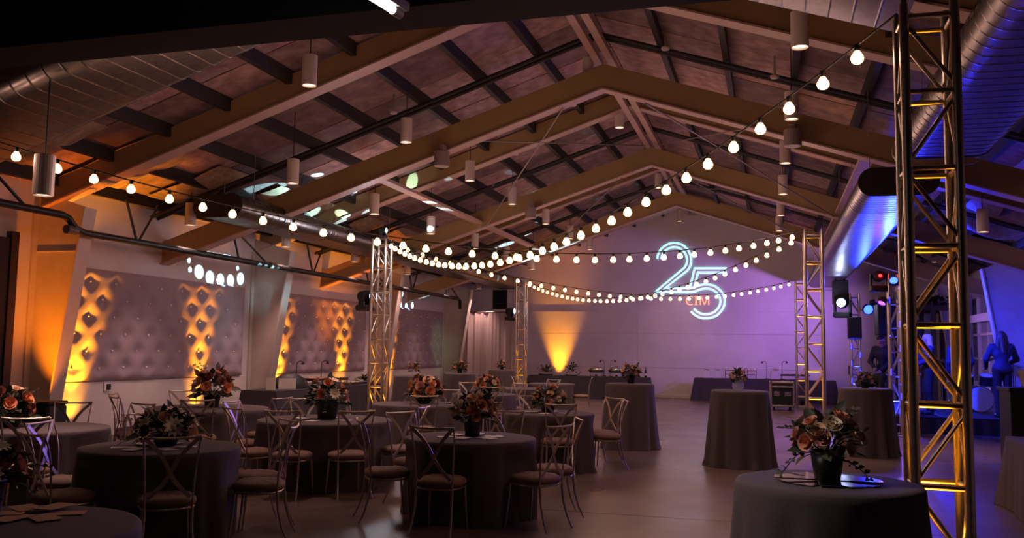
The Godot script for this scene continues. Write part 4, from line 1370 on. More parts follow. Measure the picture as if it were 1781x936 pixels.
func box_drape(L: float, W: float, H: float, sd: int) -> ArrayMesh:   # cloth over a long table, pleated to the floor
	var r2 = RandomNumberGenerator.new()
	r2.seed = sd
	var ph = r2.randf() * TAU
	var per = []
	var step = 0.07
	for e in [[Vector2(-L / 2, W / 2), Vector2(L / 2, W / 2)], [Vector2(L / 2, W / 2), Vector2(L / 2, -W / 2)], [Vector2(L / 2, -W / 2), Vector2(-L / 2, -W / 2)], [Vector2(-L / 2, -W / 2), Vector2(-L / 2, W / 2)]]:
		var n = int(e[0].distance_to(e[1]) / step)
		for k in n:
			per.append(e[0].lerp(e[1], float(k) / n))
	var m = per.size()
	var g = G.new()
	g.grid(8, m, func(i, j):
		var p: Vector2 = per[j % m]
		var t = i / 8.0
		var out = Vector2(0, 0)
		out.x = signf(p.x) * pow(absf(p.x) / (L / 2), 30.0)
		out.y = signf(p.y) * pow(absf(p.y) / (W / 2), 30.0)
		var f = 0.012 * sin(j * 1.35 + ph) + 0.014 * sin(j * 0.53 + ph * 2)
		var corner = absf(out.x) * absf(out.y)
		var d = 0.01 + t * (0.03 + f + 0.07 * corner)
		return Vector3(p.x + out.x * d, H - 0.012 - (H - 0.016) * t if i > 0 else H - 0.004, p.y + out.y * d))
	g.bev(Vector3(0, H - 0.006, 0), Vector3(L + 0.018, 0.012, W + 0.018), 0.004)
	return g.done()


func buffet(label: String, at: Vector3, turn: float, L: float, W: float, m: Material, sd: int) -> Node3D:
	var t = thing("buffet_table", label, "table", at, turn)
	obj("tablecloth", box_drape(L, W, 0.75, sd), m, t)
	obj("tabletop", G.new().box(Vector3(0, 0.72, 0), Vector3(L - 0.02, 0.03, W - 0.02)).done(), M.wood, t)
	for sx in [-1, 1]:
		for sz in [-1, 1]:
			obj("leg", G.new().bar(Vector3(sx * (L / 2 - 0.12), 0, sz * (W / 2 - 0.1)), Vector3(sx * (L / 2 - 0.12), 0.71, sz * (W / 2 - 0.1)), 0.018, 8).done(), M.black, t)
	return t


func chafing(label: String, at: Vector3, turn: float) -> void:
	var t = thing("chafing_dish", label, "chafing dish", at, turn)
	obj("pan", G.new().lathe([Vector2(0, 0.13), Vector2(0.2, 0.13), Vector2(0.235, 0.16), Vector2(0.25, 0.2), Vector2(0.262, 0.205), Vector2(0.262, 0.215), Vector2(0.24, 0.215)], 24, Vector3(), 1.15, 0.8).done(), M.steel, t)
	obj("lid", G.new().lathe([Vector2(0.245, 0.215), Vector2(0.23, 0.25), Vector2(0.17, 0.295), Vector2(0.08, 0.315), Vector2(0, 0.318)], 24, Vector3(), 1.15, 0.8).done(), M.steel, t)
	obj("lid_handle", G.new().tube([Vector3(-0.06, 0.315, 0), Vector3(-0.05, 0.345, 0), Vector3(0.05, 0.345, 0), Vector3(0.06, 0.315, 0)], 0.008, 6).done(), M.steel, t)
	for s in [[-1, -1], [1, -1], [1, 1], [-1, 1]]:
		obj("leg", G.new().tube([Vector3(0.22 * s[0], 0.17, 0.13 * s[1]), Vector3(0.24 * s[0], 0.08, 0.15 * s[1]), Vector3(0.22 * s[0], 0.0, 0.16 * s[1])], 0.009, 6).done(), M.steel, t)
	obj("burner", G.new().lathe([Vector2(0, 0), Vector2(0.04, 0), Vector2(0.04, 0.06), Vector2(0, 0.06)], 12, Vector3(), 1, 1, Basis(), -1).done(), M.black, t)


func heat_lamp(label: String, at: Vector3, s: float, h := 0.52) -> void:
	var t = thing("gooseneck_lamp", label, "lamp", at)
	obj("base", G.new().lathe([Vector2(0, 0), Vector2(0.07, 0), Vector2(0.06, 0.02), Vector2(0, 0.022)], 14).done(), M.black, t)
	var P = [Vector3(0, 0.01, 0), Vector3(0, h * 0.75, 0)]
	for k in 6:
		var a = PI - 2.3 * k / 5.0
		P.append(Vector3(s * (0.09 + 0.09 * cos(a)), h * 0.85 + 0.08 * sin(a), 0))
	obj("neck", G.new().tube(P, 0.009, 6).done(), M.black_pipe, t)
	obj("shade", G.new().lathe([Vector2(0.035, -0.04), Vector2(0.03, 0), Vector2(0.012, 0.03), Vector2(0, 0.03)], 10, P[-1] - Vector3(0, 0.01, 0)).done(), M.black, t)


func framed_sign(label: String, at: Vector3, turn: float, w: float, h: float) -> void:
	var t = thing("paper_sign", label, "sign", at, turn)
	var b = Basis(Vector3.RIGHT, -0.15)
	obj("sheet", G.new().box(b * Vector3(0, h / 2, 0.004), Vector3(w - 0.02, h - 0.02, 0.004), b).done(), M.paper, t)
	obj("frame", G.new().box(b * Vector3(0, h / 2, -0.004), Vector3(w, h, 0.01), b).done(), M.white, t)
	obj("stand", G.new().box(Vector3(0, h * 0.3, 0.5 * -h * 0.35), Vector3(0.05, h * 0.62, 0.006), Basis(Vector3.RIGHT, 0.28)).done(), M.white, t)


func tray(label: String, at: Vector3, turn: float, w: float, d: float, h: float, m: Material, legs := false) -> void:
	var t = thing("serving_tray", label, "tray", at, turn)
	var y = h if legs else 0.0
	obj("tray_bed", G.new().bev(Vector3(0, y + 0.012, 0), Vector3(w, 0.02, d), 0.005).done(), m, t)
	for s in [[-1, 0], [1, 0], [0, -1], [0, 1]]:
		obj("rim", G.new().box(Vector3(s[0] * w / 2, y + 0.03, s[1] * d / 2), Vector3(0.015 if s[0] else w, 0.05, 0.015 if s[1] else d)).done(), m, t)
	if legs:
		for s in [[-1, -1], [1, -1], [1, 1], [-1, 1]]:
			obj("leg", G.new().bar(Vector3(s[0] * (w / 2 - 0.02), 0, s[1] * (d / 2 - 0.02)), Vector3(s[0] * (w / 2 - 0.02), y + 0.01, s[1] * (d / 2 - 0.02)), 0.008, 6).done(), m, t)
	var g = G.new()
	for k in 40:
		var a = rng.randf() - 0.5
		var b = rng.randf() - 0.5
		g.ell(Vector3(a * (w - 0.08), y + 0.035 + 0.02 * rng.randf(), b * (d - 0.06)), Vector3(0.03, 0.02, 0.025), 7, 4, Basis(Vector3.UP, rng.randf() * 3))
	tag(obj("food", g.done(), M.bloom[rng.randi() % 6], t), "", "", "", "stuff")


func greens(label: String, at: Vector3, r: float, h: float, sd: int) -> void:
	var r2 = RandomNumberGenerator.new()
	r2.seed = sd
	var t = thing("leafy_garnish", label, "greenery", at)
	var g = G.new()
	for k in 90:
		var a = r2.randf() * TAU
		var e = lerpf(0.0, 1.3, r2.randf())
		var d = Vector3(cos(e) * cos(a), sin(e), cos(e) * sin(a))
		var p = Vector3(d.x * r, d.y * h, d.z * r * 0.6) * (0.3 + 0.6 * r2.randf())
		leaf_into(g, p + Vector3(0, 0.03, 0), Basis.looking_at(d, Vector3(0.1, 1, 0.2).normalized()), 0.1, 0.06)
	tag(obj("leaves", g.done(), M.leaf[sd % 3], t), "", "", "", "stuff")
	obj("dish", G.new().lathe([Vector2(0, 0), Vector2(r * 0.5, 0), Vector2(r * 0.7, 0.04), Vector2(r * 0.66, 0.04), Vector2(0, 0.02)], 16, Vector3(), 1, 0.6).done(), M.black, t)


func build_buffets() -> void:
	buffet("long grey clothed buffet table along the left wall behind the truss tower", Vector3(-9.52, 0, -17.7), PI / 2, 4.8, 0.76, M.cloth_end, 5)
	buffet("grey clothed buffet table at the far wall carrying the chafing dishes", Vector3(-6.0, 0, -30.2), 0, 4.1, 0.76, M.cloth_end, 6)
	buffet("blue grey clothed buffet table at the far wall under the projected number", Vector3(-0.25, 0, -31.2), 0, 4.5, 0.76, M.cloth_end, 7)
	var y = 0.752
	framed_sign("upright white framed sign at the near end of the left buffet", Vector3(-9.42, y, -15.55), 0.35, 0.18, 0.24)
	framed_sign("wide white sign card second on the left buffet", Vector3(-9.32, y, -16.0), 0.5, 0.34, 0.22)
	var d = thing("display_dome", "large black domed lid behind the sign cards on the left buffet", "lid", Vector3(-9.55, y, -16.5), 0.5)
	obj("dome", G.new().lathe([Vector2(0.36, 0), Vector2(0.35, 0.08), Vector2(0.28, 0.2), Vector2(0.15, 0.28), Vector2(0, 0.3)], 24, Vector3(), 1.1, 0.8).done(), M.black, d)
	obj("rim", G.new().lathe([Vector2(0, 0), Vector2(0.38, 0), Vector2(0.38, 0.015), Vector2(0, 0.015)], 24, Vector3(), 1.1, 0.8, Basis(), -1).done(), M.black_pipe, d)
	heat_lamp("gooseneck buffet lamp nearer the dome on the left buffet", Vector3(-9.75, y, -17.1), 1, 0.55)
	heat_lamp("gooseneck buffet lamp farther along the left buffet", Vector3(-9.75, y, -18.2), 1, 0.55)
	tray("raised wire tray of food beyond the dome on the left buffet", Vector3(-9.45, y, -17.4), 0.1, 0.4, 0.5, 0.13, M.black_pipe, true)
	tray("dark wooden tray box of food on the left buffet", Vector3(-9.45, y, -18.25), 0.1, 0.45, 0.55, 0.12, M.wood, true)
	tray("low steel tray on the far part of the left buffet", Vector3(-9.45, y, -19.0), 0.0, 0.4, 0.5, 0, M.steel)
	greens("dark leafy garnish heap at the far end of the left buffet", Vector3(-9.4, y, -19.7), 0.34, 0.16, 3)
	chafing("steel chafing dish left of the gooseneck lamp at the far wall", Vector3(-5.75, y, -30.2), 0)
	chafing("steel chafing dish right of the gooseneck lamp at the far wall", Vector3(-5.05, y, -30.2), 0)
	heat_lamp("gooseneck lamp between the two chafing dishes, bent to the right", Vector3(-5.3, y, -30.48), 1, 0.56)
	heat_lamp("gooseneck lamp between the two chafing dishes, bent to the left", Vector3(-5.52, y, -30.48), -1, 0.54)
	greens("leafy garnish at the left end of the far wall buffet", Vector3(-7.5, y, -30.1), 0.42, 0.34, 5)
	greens("leafy garnish beside the amber light on the far wall buffet", Vector3(-6.6, y, -30.1), 0.36, 0.5, 6)
	greens("low dark garnish right of the chafing dishes", Vector3(-4.5, y, -30.1), 0.24, 0.16, 8)
	var bt = thing("bottle", "slim dark bottle at the right end of the far wall buffet", "bottle", Vector3(-4.05, y, -30.1))
	obj("glass_body", G.new().lathe([Vector2(0, 0), Vector2(0.04, 0), Vector2(0.042, 0.18), Vector2(0.015, 0.26), Vector2(0.015, 0.34), Vector2(0, 0.34)], 12).done(), M.black, bt)
	obj("label_band", G.new().lathe([Vector2(0.0425, 0.06), Vector2(0.0425, 0.14)], 12).done(), M.paper, bt)
	# right buffet
	var nm = ["first from the left", "second from the left"]
	for k in 2:
		var j = thing("drink_jar", "clear glass drink jar, %s, on the right far buffet" % nm[k], "jar", Vector3(-2.1 + 0.36 * k, y, -31.15))
		obj("jar_glass", G.new().lathe([Vector2(0, 0), Vector2(0.1, 0), Vector2(0.11, 0.03), Vector2(0.11, 0.22), Vector2(0.08, 0.26)], 16).done(), M.glass, j)
		obj("lid", G.new().lathe([Vector2(0.085, 0.255), Vector2(0.085, 0.285), Vector2(0, 0.29)], 14, Vector3(), 1, 1, Basis(), -1).done(), M.steel, j)
	for k in 3:
		var r = thing("cup_rack", "dark rack of cups, %s of three on the right far buffet" % ["left one", "middle one", "right one"][k], "rack", Vector3(-1.35 + 0.36 * k, y, -31.2))
		obj("shelf", G.new().box(Vector3(0, 0.14, 0), Vector3(0.3, 0.012, 0.25)).box(Vector3(0, 0.27, 0), Vector3(0.3, 0.012, 0.25)).done(), M.black, r)
		for s in [[-1, -1], [1, -1], [1, 1], [-1, 1]]:
			obj("post", G.new().bar(Vector3(0.14 * s[0], 0, 0.11 * s[1]), Vector3(0.14 * s[0], 0.3, 0.11 * s[1]), 0.008, 6).done(), M.black, r)
		for q in 6:
			obj("cup", G.new().lathe([Vector2(0.02, 0), Vector2(0.03, 0.07), Vector2(0.028, 0.07), Vector2(0.018, 0.004), Vector2(0, 0.004)], 10, Vector3(-0.1 + 0.1 * (q % 3), 0.147 if q < 3 else 0.277, 0.04)).done(), M.china, r)
	heat_lamp("gooseneck lamp left of the black tray on the right far buffet", Vector3(-0.15, y, -31.47), -1, 0.6)
	heat_lamp("gooseneck lamp over the black tray on the right far buffet", Vector3(0.35, y, -31.47), 1, 0.62)
	tray("black raised food tray on the right far buffet", Vector3(0.75, y, -31.2), 0, 0.9, 0.4, 0.12, M.black, true)
	framed_sign("white framed sign beside the distant truss on the right far buffet", Vector3(1.4, y, -31.15), -0.1, 0.34, 0.42)
	# the table with plates cut by the right frame edge
	buffet("brown grey clothed table cut by the right frame edge", Vector3(3.28, 0, -9.85), -0.06, 1.8, 1.9, M.cloth, 9)
	var plate = G.new().lathe([Vector2(0, 0), Vector2(0.075, 0), Vector2(0.08, 0.006), Vector2(0.13, 0.018), Vector2(0.132, 0.021), Vector2(0.08, 0.011), Vector2(0, 0.008)], 28).done()
	for k in 16:
		var a = obj("plate", plate, M.china, null, Vector3(2.78 + 0.004 * sin(k * 2.1), 0.754 + 0.0165 * k, -10.42 + 0.004 * cos(k * 1.7)))
		tag(a, "cream plate, %s in the taller stack at the right frame edge" % ("the bottom one" if k == 0 else ("the top one" if k == 15 else ORD[k] + " from the bottom")), "plate", "taller plate stack")
	for k in 6:
		var a = obj("plate", plate, M.china, null, Vector3(2.95 + 0.004 * sin(k * 1.3), 0.754 + 0.0165 * k, -9.98))
		tag(a, "cream plate, %s in the shorter stack at the right frame edge" % ("the bottom one" if k == 0 else ("the top one" if k == 5 else ORD[k] + " from the bottom")), "plate", "shorter plate stack")


func speaker(label: String, at: Vector3, s: Vector3, turn := 0.0, stand := false, hung := false) -> void:
	var t = thing("loudspeaker", label, "speaker", at, turn)
	obj("cabinet", G.new().bev(Vector3(0, s.y / 2, 0), s, 0.015).done(), M.black, t)
	obj("grille", G.new().bev(Vector3(0, s.y / 2, s.z / 2 + 0.004), Vector3(s.x - 0.03, s.y - 0.04, 0.012), 0.004).done(), M.black_pipe, t)
	if hung:
		for e in [-0.12, 0.12]:
			obj("hanger", G.new().box(Vector3(e, s.y + 0.026, 0), Vector3(0.04, 0.054, 0.04)).done(), M.black_pipe, t)
	if stand:
		obj("pole", G.new().bar(Vector3(0, -at.y + 0.36 if at.z > -26.6 and at.x > 2.3 else -at.y, 0), Vector3(0, 0, 0), 0.02, 8).done(), M.black, t)
		for k in 3:
			var a = TAU * k / 3
			var y0: float = -at.y + (0.36 if at.z > -26.6 and at.x > 2.3 else 0.0)
			obj("leg", G.new().bar(Vector3(0, y0 + 0.55, 0), Vector3(0.4 * cos(a), y0 + 0.01, 0.4 * sin(a)), 0.012, 6).done(), M.black, t)


func drum(par: Node, called: String, at: Vector3, r: float, h: float, b: Basis, shell: Material) -> void:
	obj(called, G.new().lathe([Vector2(r, -h / 2), Vector2(r, h / 2)], 24, at, 1, 1, b).done(), shell, par)
	obj(called + "_head", G.new().lathe([Vector2(0, -h / 2 - 0.002), Vector2(r * 0.97, -h / 2 - 0.002)], 24, at, 1, 1, b).done(), M.white, par)
	obj(called + "_head", G.new().lathe([Vector2(r * 0.97, h / 2 + 0.002), Vector2(0, h / 2 + 0.002)], 24, at, 1, 1, b).done(), M.white, par)
	for s in [-1, 1]:
		var ring = []
		for k in 24:
			ring.append(at + b * Vector3(r * 1.02 * cos(TAU * k / 24), s * h / 2, r * 1.02 * sin(TAU * k / 24)))
		obj(called + "_hoop", G.new().tube(ring, 0.012, 6, false, true).done(), M.steel, par)


func mic_stand(label: String, at: Vector3, h: float, reach: Vector3) -> void:
	var t = thing("microphone_stand", label, "microphone stand", at)
	obj("pole", G.new().bar(Vector3(0, 0.02, 0), Vector3(0, h, 0), 0.011, 8).done(), M.black_pipe, t)
	obj("base", G.new().lathe([Vector2(0, 0), Vector2(0.13, 0), Vector2(0.12, 0.02), Vector2(0, 0.03)], 16).done(), M.black, t)
	obj("boom", G.new().bar(Vector3(0, h, 0) - reach * 0.3, Vector3(0, h, 0) + reach, 0.009, 8).done(), M.black_pipe, t)
	obj("microphone", G.new().bar(Vector3(0, h, 0) + reach, Vector3(0, h, 0) + reach * 1.25, 0.014, 8).ell(Vector3(0, h, 0) + reach * 1.3, Vector3(0.026, 0.026, 0.026), 10, 6).done(), M.steel, t)


func build_stage() -> void:
	var t = thing("stage_platform", "low black stage platform with a black skirt at the right", "stage", Vector3(4.0, 0, -23.4))
	for i in 3:
		for k in 3:
			obj("deck_panel", G.new().bev(Vector3(-1.2 + 1.22 * i, 0.335, 2.13 - 2.13 * k), Vector3(1.21, 0.03, 2.12), 0.006).done(), M.black_pipe, t)
	obj("skirt", G.new().grid(1, 90, func(i, j):
		return Vector3(-1.82 + 3.66 * j / 90.0, 0.005 + 0.315 * (1 - i), 3.2 + 0.012 * sin(j * 0.9)), true).grid(1, 120, func(i, j):
		return Vector3(-1.83 + 0.012 * sin(j * 0.9), 0.005 + 0.315 * (1 - i), 3.2 - 6.4 * j / 120.0)).done(), M.black, t)
	obj("frame", G.new().box(Vector3(0, 0.16, 0), Vector3(3.55, 0.31, 6.2)).done(), M.black, t)
	speaker("big black speaker hanging high left of the blue par light", Vector3(1.93, 3.05, -27.15), Vector3(0.42, 0.68, 0.42), 0, false, true)
	speaker("black speaker fixed to the front of the blue lit truss", Vector3(2.25, 2.05, -26.62), Vector3(0.36, 0.6, 0.3))
	speaker("black speaker on a stand right behind the bending musician", Vector3(2.78, 2.1, -24.2), Vector3(0.44, 0.78, 0.4), 0.1, true)
	speaker("dark wide speaker behind the singers, seen through the near truss", Vector3(3.45, 2.0, -25.8), Vector3(0.75, 0.55, 0.4), 0, true)
	# drum kit
	var k = thing("drum_kit", "drum kit with a white headed kick drum in blue light", "drum kit", Vector3(4.55, 0.35, -22.9))
	var fl = Basis(Vector3.RIGHT, PI / 2)
	drum(k, "kick_drum", Vector3(0, 0.29, 0.2), 0.28, 0.4, fl, M.black)
	drum(k, "tom", Vector3(-0.2, 0.72, 0.05), 0.14, 0.2, Basis(Vector3.RIGHT, 0.3), M.black)
	drum(k, "tom", Vector3(0.2, 0.72, 0.05), 0.15, 0.22, Basis(Vector3.RIGHT, 0.3), M.black)
	drum(k, "floor_tom", Vector3(0.5, 0.4, 0.0), 0.2, 0.38, Basis(), M.black)
	drum(k, "snare_drum", Vector3(-0.48, 0.58, 0.0), 0.18, 0.15, Basis(Vector3.RIGHT, 0.1), M.steel)
	for c in [[-0.55, 1.15, -0.1, 0.21], [0.5, 1.2, -0.2, 0.24], [-0.75, 0.85, 0.15, 0.18], [0.8, 1.05, 0.05, 0.2]]:
		obj("cymbal", G.new().lathe([Vector2(c[3], -0.012), Vector2(c[3] * 0.3, 0.005), Vector2(0.03, 0.025), Vector2(0, 0.027)], 20, Vector3(c[0], c[1], c[2]), 1, 1, Basis(Vector3.RIGHT, 0.25)).done(), M.steel, k)
		obj("cymbal_stand", G.new().bar(Vector3(c[0], 0, c[2]), Vector3(c[0], c[1], c[2]), 0.011, 6).bar(Vector3(c[0], 0.25, c[2]), Vector3(c[0] - 0.18, 0, c[2] + 0.12), 0.009, 5).bar(Vector3(c[0], 0.25, c[2]), Vector3(c[0] + 0.18, 0, c[2] + 0.12), 0.009, 5).bar(Vector3(c[0], 0.25, c[2]), Vector3(c[0], 0, c[2] - 0.2), 0.009, 5).done(), M.steel, k)
	mic_stand("boom microphone stand leaning over the bending musician", Vector3(2.35, 0.35, -22.3), 1.25, Vector3(0.42, 0.42, 0))
	mic_stand("microphone stand in front of the woman with her back turned", Vector3(4.95, 0.35, -21.3), 1.35, Vector3(-0.2, 0.12, 0.1))
	mic_stand("microphone stand left of the drum kit", Vector3(4.15, 0.35, -22.2), 1.0, Vector3(0.15, 0.2, -0.1))
	# dark pergola by the windows
	var p = thing("pergola", "dark wooden pergola with a leafy top by the right windows", "pergola", Vector3(4.72, 0, -30.5))
	for x in [-0.75, 0.0, 0.6]:
		for z in [-1.1, 1.1]:
			obj("post", G.new().bev(Vector3(x, 1.5, z), Vector3(0.14, 3.0, 0.14), 0.01).done(), M.dark_wood, p)
	for z in [-1.1, 1.1]:
		obj("cross_beam", G.new().bev(Vector3(-0.05, 3.06, z), Vector3(1.75, 0.16, 0.1), 0.01).done(), M.dark_wood, p)
	for i in 9:
		obj("rafter_slat", G.new().bev(Vector3(-0.85 + 0.2 * i, 3.19, 0), Vector3(0.06, 0.1, 2.7), 0.008).done(), M.dark_wood, p)
	var g = G.new()
	for i in 500:
		var d = Vector3(rng.randf() - 0.5, rng.randf() * 0.5, rng.randf() - 0.5).normalized()
		leaf_into(g, Vector3(-0.05 + 1.8 * (rng.randf() - 0.5), 3.22 + 0.16 * rng.randf(), 2.6 * (rng.randf() - 0.5)), Basis.looking_at(d, Vector3(0.1, 1, 0.2).normalized()), 0.16, 0.1)
	tag(obj("vine_leaves", g.done(), M.leaf[0], p), "", "", "", "stuff")


func build_small() -> void:
	# pink curtain
	var c = thing("pipe_curtain", "pale pink pleated curtain on a rail in the far left corner", "curtain", Vector3(-9.95, 0, -30.4), -0.09)
	obj("curtain_fabric", G.new().grid(8, 240, func(i, j):
		var u = j / 240.0
		var y = 2.9 * (1 - i / 8.0) + 0.02
		var x = -1.5 + 2.75 * u
		var f = sin(u * 46.0 + 2.2 * sin(u * 13.0)) * 0.06 * (0.6 + 0.4 * sin(u * 23.0)) * (0.55 + 0.45 * i / 8.0)
		return Vector3(x, y, f + 0.006 * sin(u * 130.0)), true).done(), M.curtain, c)
	obj("rail", G.new().bar(Vector3(-1.55, 2.94, 0), Vector3(1.3, 2.94, 0), 0.02, 8).done(), M.steel, c)
	for x in [-1.55, 1.3]:
		obj("upright", G.new().bar(Vector3(x, 0, 0), Vector3(x, 2.96, 0), 0.022, 8).done(), M.steel, c)
		obj("foot", G.new().bev(Vector3(x, 0.01, 0), Vector3(0.3, 0.015, 0.3), 0.003).done(), M.steel, c)
	# road case
	var k = thing("road_case", "black road case with silver edges and two butterfly handles on castors", "flight case", Vector3(0.28, 0, -26.9), 0.05)
	var W = 0.62
	var H = 0.66
	var y0 = 0.13
	obj("body", G.new().box(Vector3(0, y0 + H / 2, 0), Vector3(W - 0.03, H - 0.03, 0.57)).done(), M.black, k)
	for sx in [-1, 1]:
		for sz in [-1, 1]:
			obj("edge_rail", G.new().bev(Vector3(sx * W / 2, y0 + H / 2, sz * 0.3), Vector3(0.045, H, 0.045), 0.006).done(), M.alu, k)
			obj("castor", G.new().box(Vector3(sx * 0.22, 0.105, sz * 0.2), Vector3(0.07, 0.05, 0.09)).lathe([Vector2(0, -0.018), Vector2(0.045, -0.018), Vector2(0.045, 0.018), Vector2(0, 0.018)], 14, Vector3(sx * 0.22, 0.047, sz * 0.2), 1, 1, Basis(Vector3.BACK, PI / 2), -1).done(), M.black_pipe, k)
			for e in [y0, y0 + H]:
				obj("ball_corner", G.new().ell(Vector3(sx * W / 2, e, sz * 0.3), Vector3(0.036, 0.036, 0.036), 10, 6).done(), M.steel, k)
	for e in [y0, y0 + H, y0 + H * 0.82]:
		for sz in [-1, 1]:
			obj("edge_rail", G.new().bev(Vector3(0, e, sz * 0.3), Vector3(W, 0.045, 0.035), 0.006).done(), M.alu, k)
		for sx in [-1, 1]:
			obj("edge_rail", G.new().bev(Vector3(sx * W / 2, e, 0), Vector3(0.035, 0.045, 0.6), 0.006).done(), M.alu, k)
	for sx in [-1, 1]:
		obj("handle", G.new().bev(Vector3(sx * 0.15, y0 + 0.34, 0.3), Vector3(0.17, 0.12, 0.02), 0.006).bar(Vector3(sx * 0.15 - 0.05, y0 + 0.32, 0.33), Vector3(sx * 0.15 + 0.05, y0 + 0.32, 0.33), 0.01, 6).done(), M.steel, k)
	# black desk with laptop at the right frame edge
	var d = thing("control_desk", "tall black control desk at the right frame edge below the musicians", "desk", Vector3(3.62, 0, -13.6))
	obj("desk_top", G.new().bev(Vector3(0, 1.17, 0), Vector3(1.2, 0.05, 0.7), 0.008).done(), M.black, d)
	obj("front_panel", G.new().box(Vector3(0, 0.58, 0.3), Vector3(1.14, 1.14, 0.03)).done(), M.black, d)
	for s in [-1, 1]:
		obj("side_panel", G.new().box(Vector3(0.56 * s, 0.58, 0), Vector3(0.03, 1.14, 0.6)).done(), M.black, d)
	var l = thing("laptop", "open laptop on the tall black control desk", "laptop", Vector3(3.42, 1.197, -13.55), 0.9)
	obj("keyboard_base", G.new().bev(Vector3(0, 0.009, 0.02), Vector3(0.34, 0.016, 0.24), 0.004).done(), M.steel, l)
	obj("lid", G.new().bev(Vector3(0, 0.12, -0.13), Vector3(0.34, 0.23, 0.01), 0.003, Basis(Vector3.RIGHT, -0.25)).done(), M.steel, l)
	# dark folded chair by the wall, far left
	var ch = thing("black_crate", "low black case against the wainscot left of the first amber light", "case", Vector3(-9.62, 0, -10.1), 0.1)
	obj("body", G.new().bev(Vector3(0, 0.38, 0), Vector3(0.42, 0.76, 0.4), 0.03).done(), M.black, ch)
	obj("lid", G.new().bev(Vector3(0, 0.785, 0), Vector3(0.44, 0.05, 0.42), 0.02).done(), M.black, ch)


# Bodies: tapered capsules between joints, joined by a smooth minimum and meshed as surface nets.
func net(bones: Array, cell: float, k: float) -> ArrayMesh:   # bone: [a, b, radius a, radius b]
	var lo = Vector3(9, 9, 9)
	var hi = -lo
	for b in bones:
		var r: float = maxf(b[2], b[3]) + cell * 3
		lo = lo.min(b[0] - Vector3.ONE * r).min(b[1] - Vector3.ONE * r)
		hi = hi.max(b[0] + Vector3.ONE * r).max(b[1] + Vector3.ONE * r)
	var nx = int((hi.x - lo.x) / cell) + 2
	var ny = int((hi.y - lo.y) / cell) + 2
	var nz = int((hi.z - lo.z) / cell) + 2
	var F = PackedFloat32Array()
	F.resize(nx * ny * nz)
	F.fill(1.0)
	for b in bones:
		var a: Vector3 = b[0]
		var ab: Vector3 = b[1] - a
		var l2: float = maxf(ab.length_squared(), 1e-9)
		var ra: float = b[2]
		var dr: float = b[3] - ra
		var r: float = maxf(b[2], b[3]) + cell * 2 + k
		var p0: Vector3 = (a.min(b[1]) - Vector3.ONE * r - lo) / cell
		var p1: Vector3 = (a.max(b[1]) + Vector3.ONE * r - lo) / cell
		for z in range(maxi(0, int(p0.z)), mini(nz - 1, int(p1.z) + 1) + 1):
			for y in range(maxi(0, int(p0.y)), mini(ny - 1, int(p1.y) + 1) + 1):
				var base: int = (z * ny + y) * nx
				for x in range(maxi(0, int(p0.x)), mini(nx - 1, int(p1.x) + 1) + 1):
					var p: Vector3 = lo + Vector3(x, y, z) * cell - a
					var t: float = clampf(p.dot(ab) / l2, 0.0, 1.0)
					var d: float = (p - ab * t).length() - ra - dr * t
					var c: float = F[base + x]
					var h: float = maxf(k - absf(c - d), 0.0) / k
					F[base + x] = minf(c, d) - h * h * k * 0.25
	var V = PackedVector3Array()
	var id = {}
	var off = [0, 1, nx, nx + 1, nx * ny, nx * ny + 1, nx * ny + nx, nx * ny + nx + 1]
	for z in nz - 1:
		for y in ny - 1:
			for x in nx - 1:
				var i: int = (z * ny + y) * nx + x
				var neg = 0
				for o in off:
					if F[i + o] < 0:
						neg += 1
				if neg == 0 or neg == 8:
					continue
				var s = Vector3()
				var n = 0
				for e in [[0, 1], [2, 3], [4, 5], [6, 7], [0, 2], [1, 3], [4, 6], [5, 7], [0, 4], [1, 5], [2, 6], [3, 7]]:
					var f0: float = F[i + off[e[0]]]
					var f1: float = F[i + off[e[1]]]
					if (f0 < 0) != (f1 < 0):
						var t: float = f0 / (f0 - f1)
						var q0 = Vector3(e[0] & 1, (e[0] >> 1) & 1, e[0] >> 2)
						var q1 = Vector3(e[1] & 1, (e[1] >> 1) & 1, e[1] >> 2)
						s += q0.lerp(q1, t)
						n += 1
				id[i] = V.size()
				V.append(lo + (Vector3(x, y, z) + s / n) * cell)
	var ix = PackedInt32Array()
	var dx = [1, nx, nx * ny]
	for i in id:
		for ax in 3:
			var u: int = dx[(ax + 1) % 3]
			var w: int = dx[(ax + 2) % 3]
			var f0: float = F[i]
			var f1: float = F[i + dx[ax]]
			if (f0 < 0) == (f1 < 0):
				continue
			if not (id.has(i - u) and id.has(i - w) and id.has(i - u - w)):
				continue
			var q = [id[i - u - w], id[i - w], id[i], id[i - u]]
			if f0 < 0:
				ix.append_array(PackedInt32Array([q[0], q[2], q[1], q[0], q[3], q[2]]))
			else:
				ix.append_array(PackedInt32Array([q[0], q[1], q[2], q[0], q[2], q[3]]))
	var st = SurfaceTool.new()
	st.begin(Mesh.PRIMITIVE_TRIANGLES)
	for v in V:
		st.add_vertex(v)
	for n in ix:
		st.add_index(n)
	st.generate_normals()
	return st.commit()


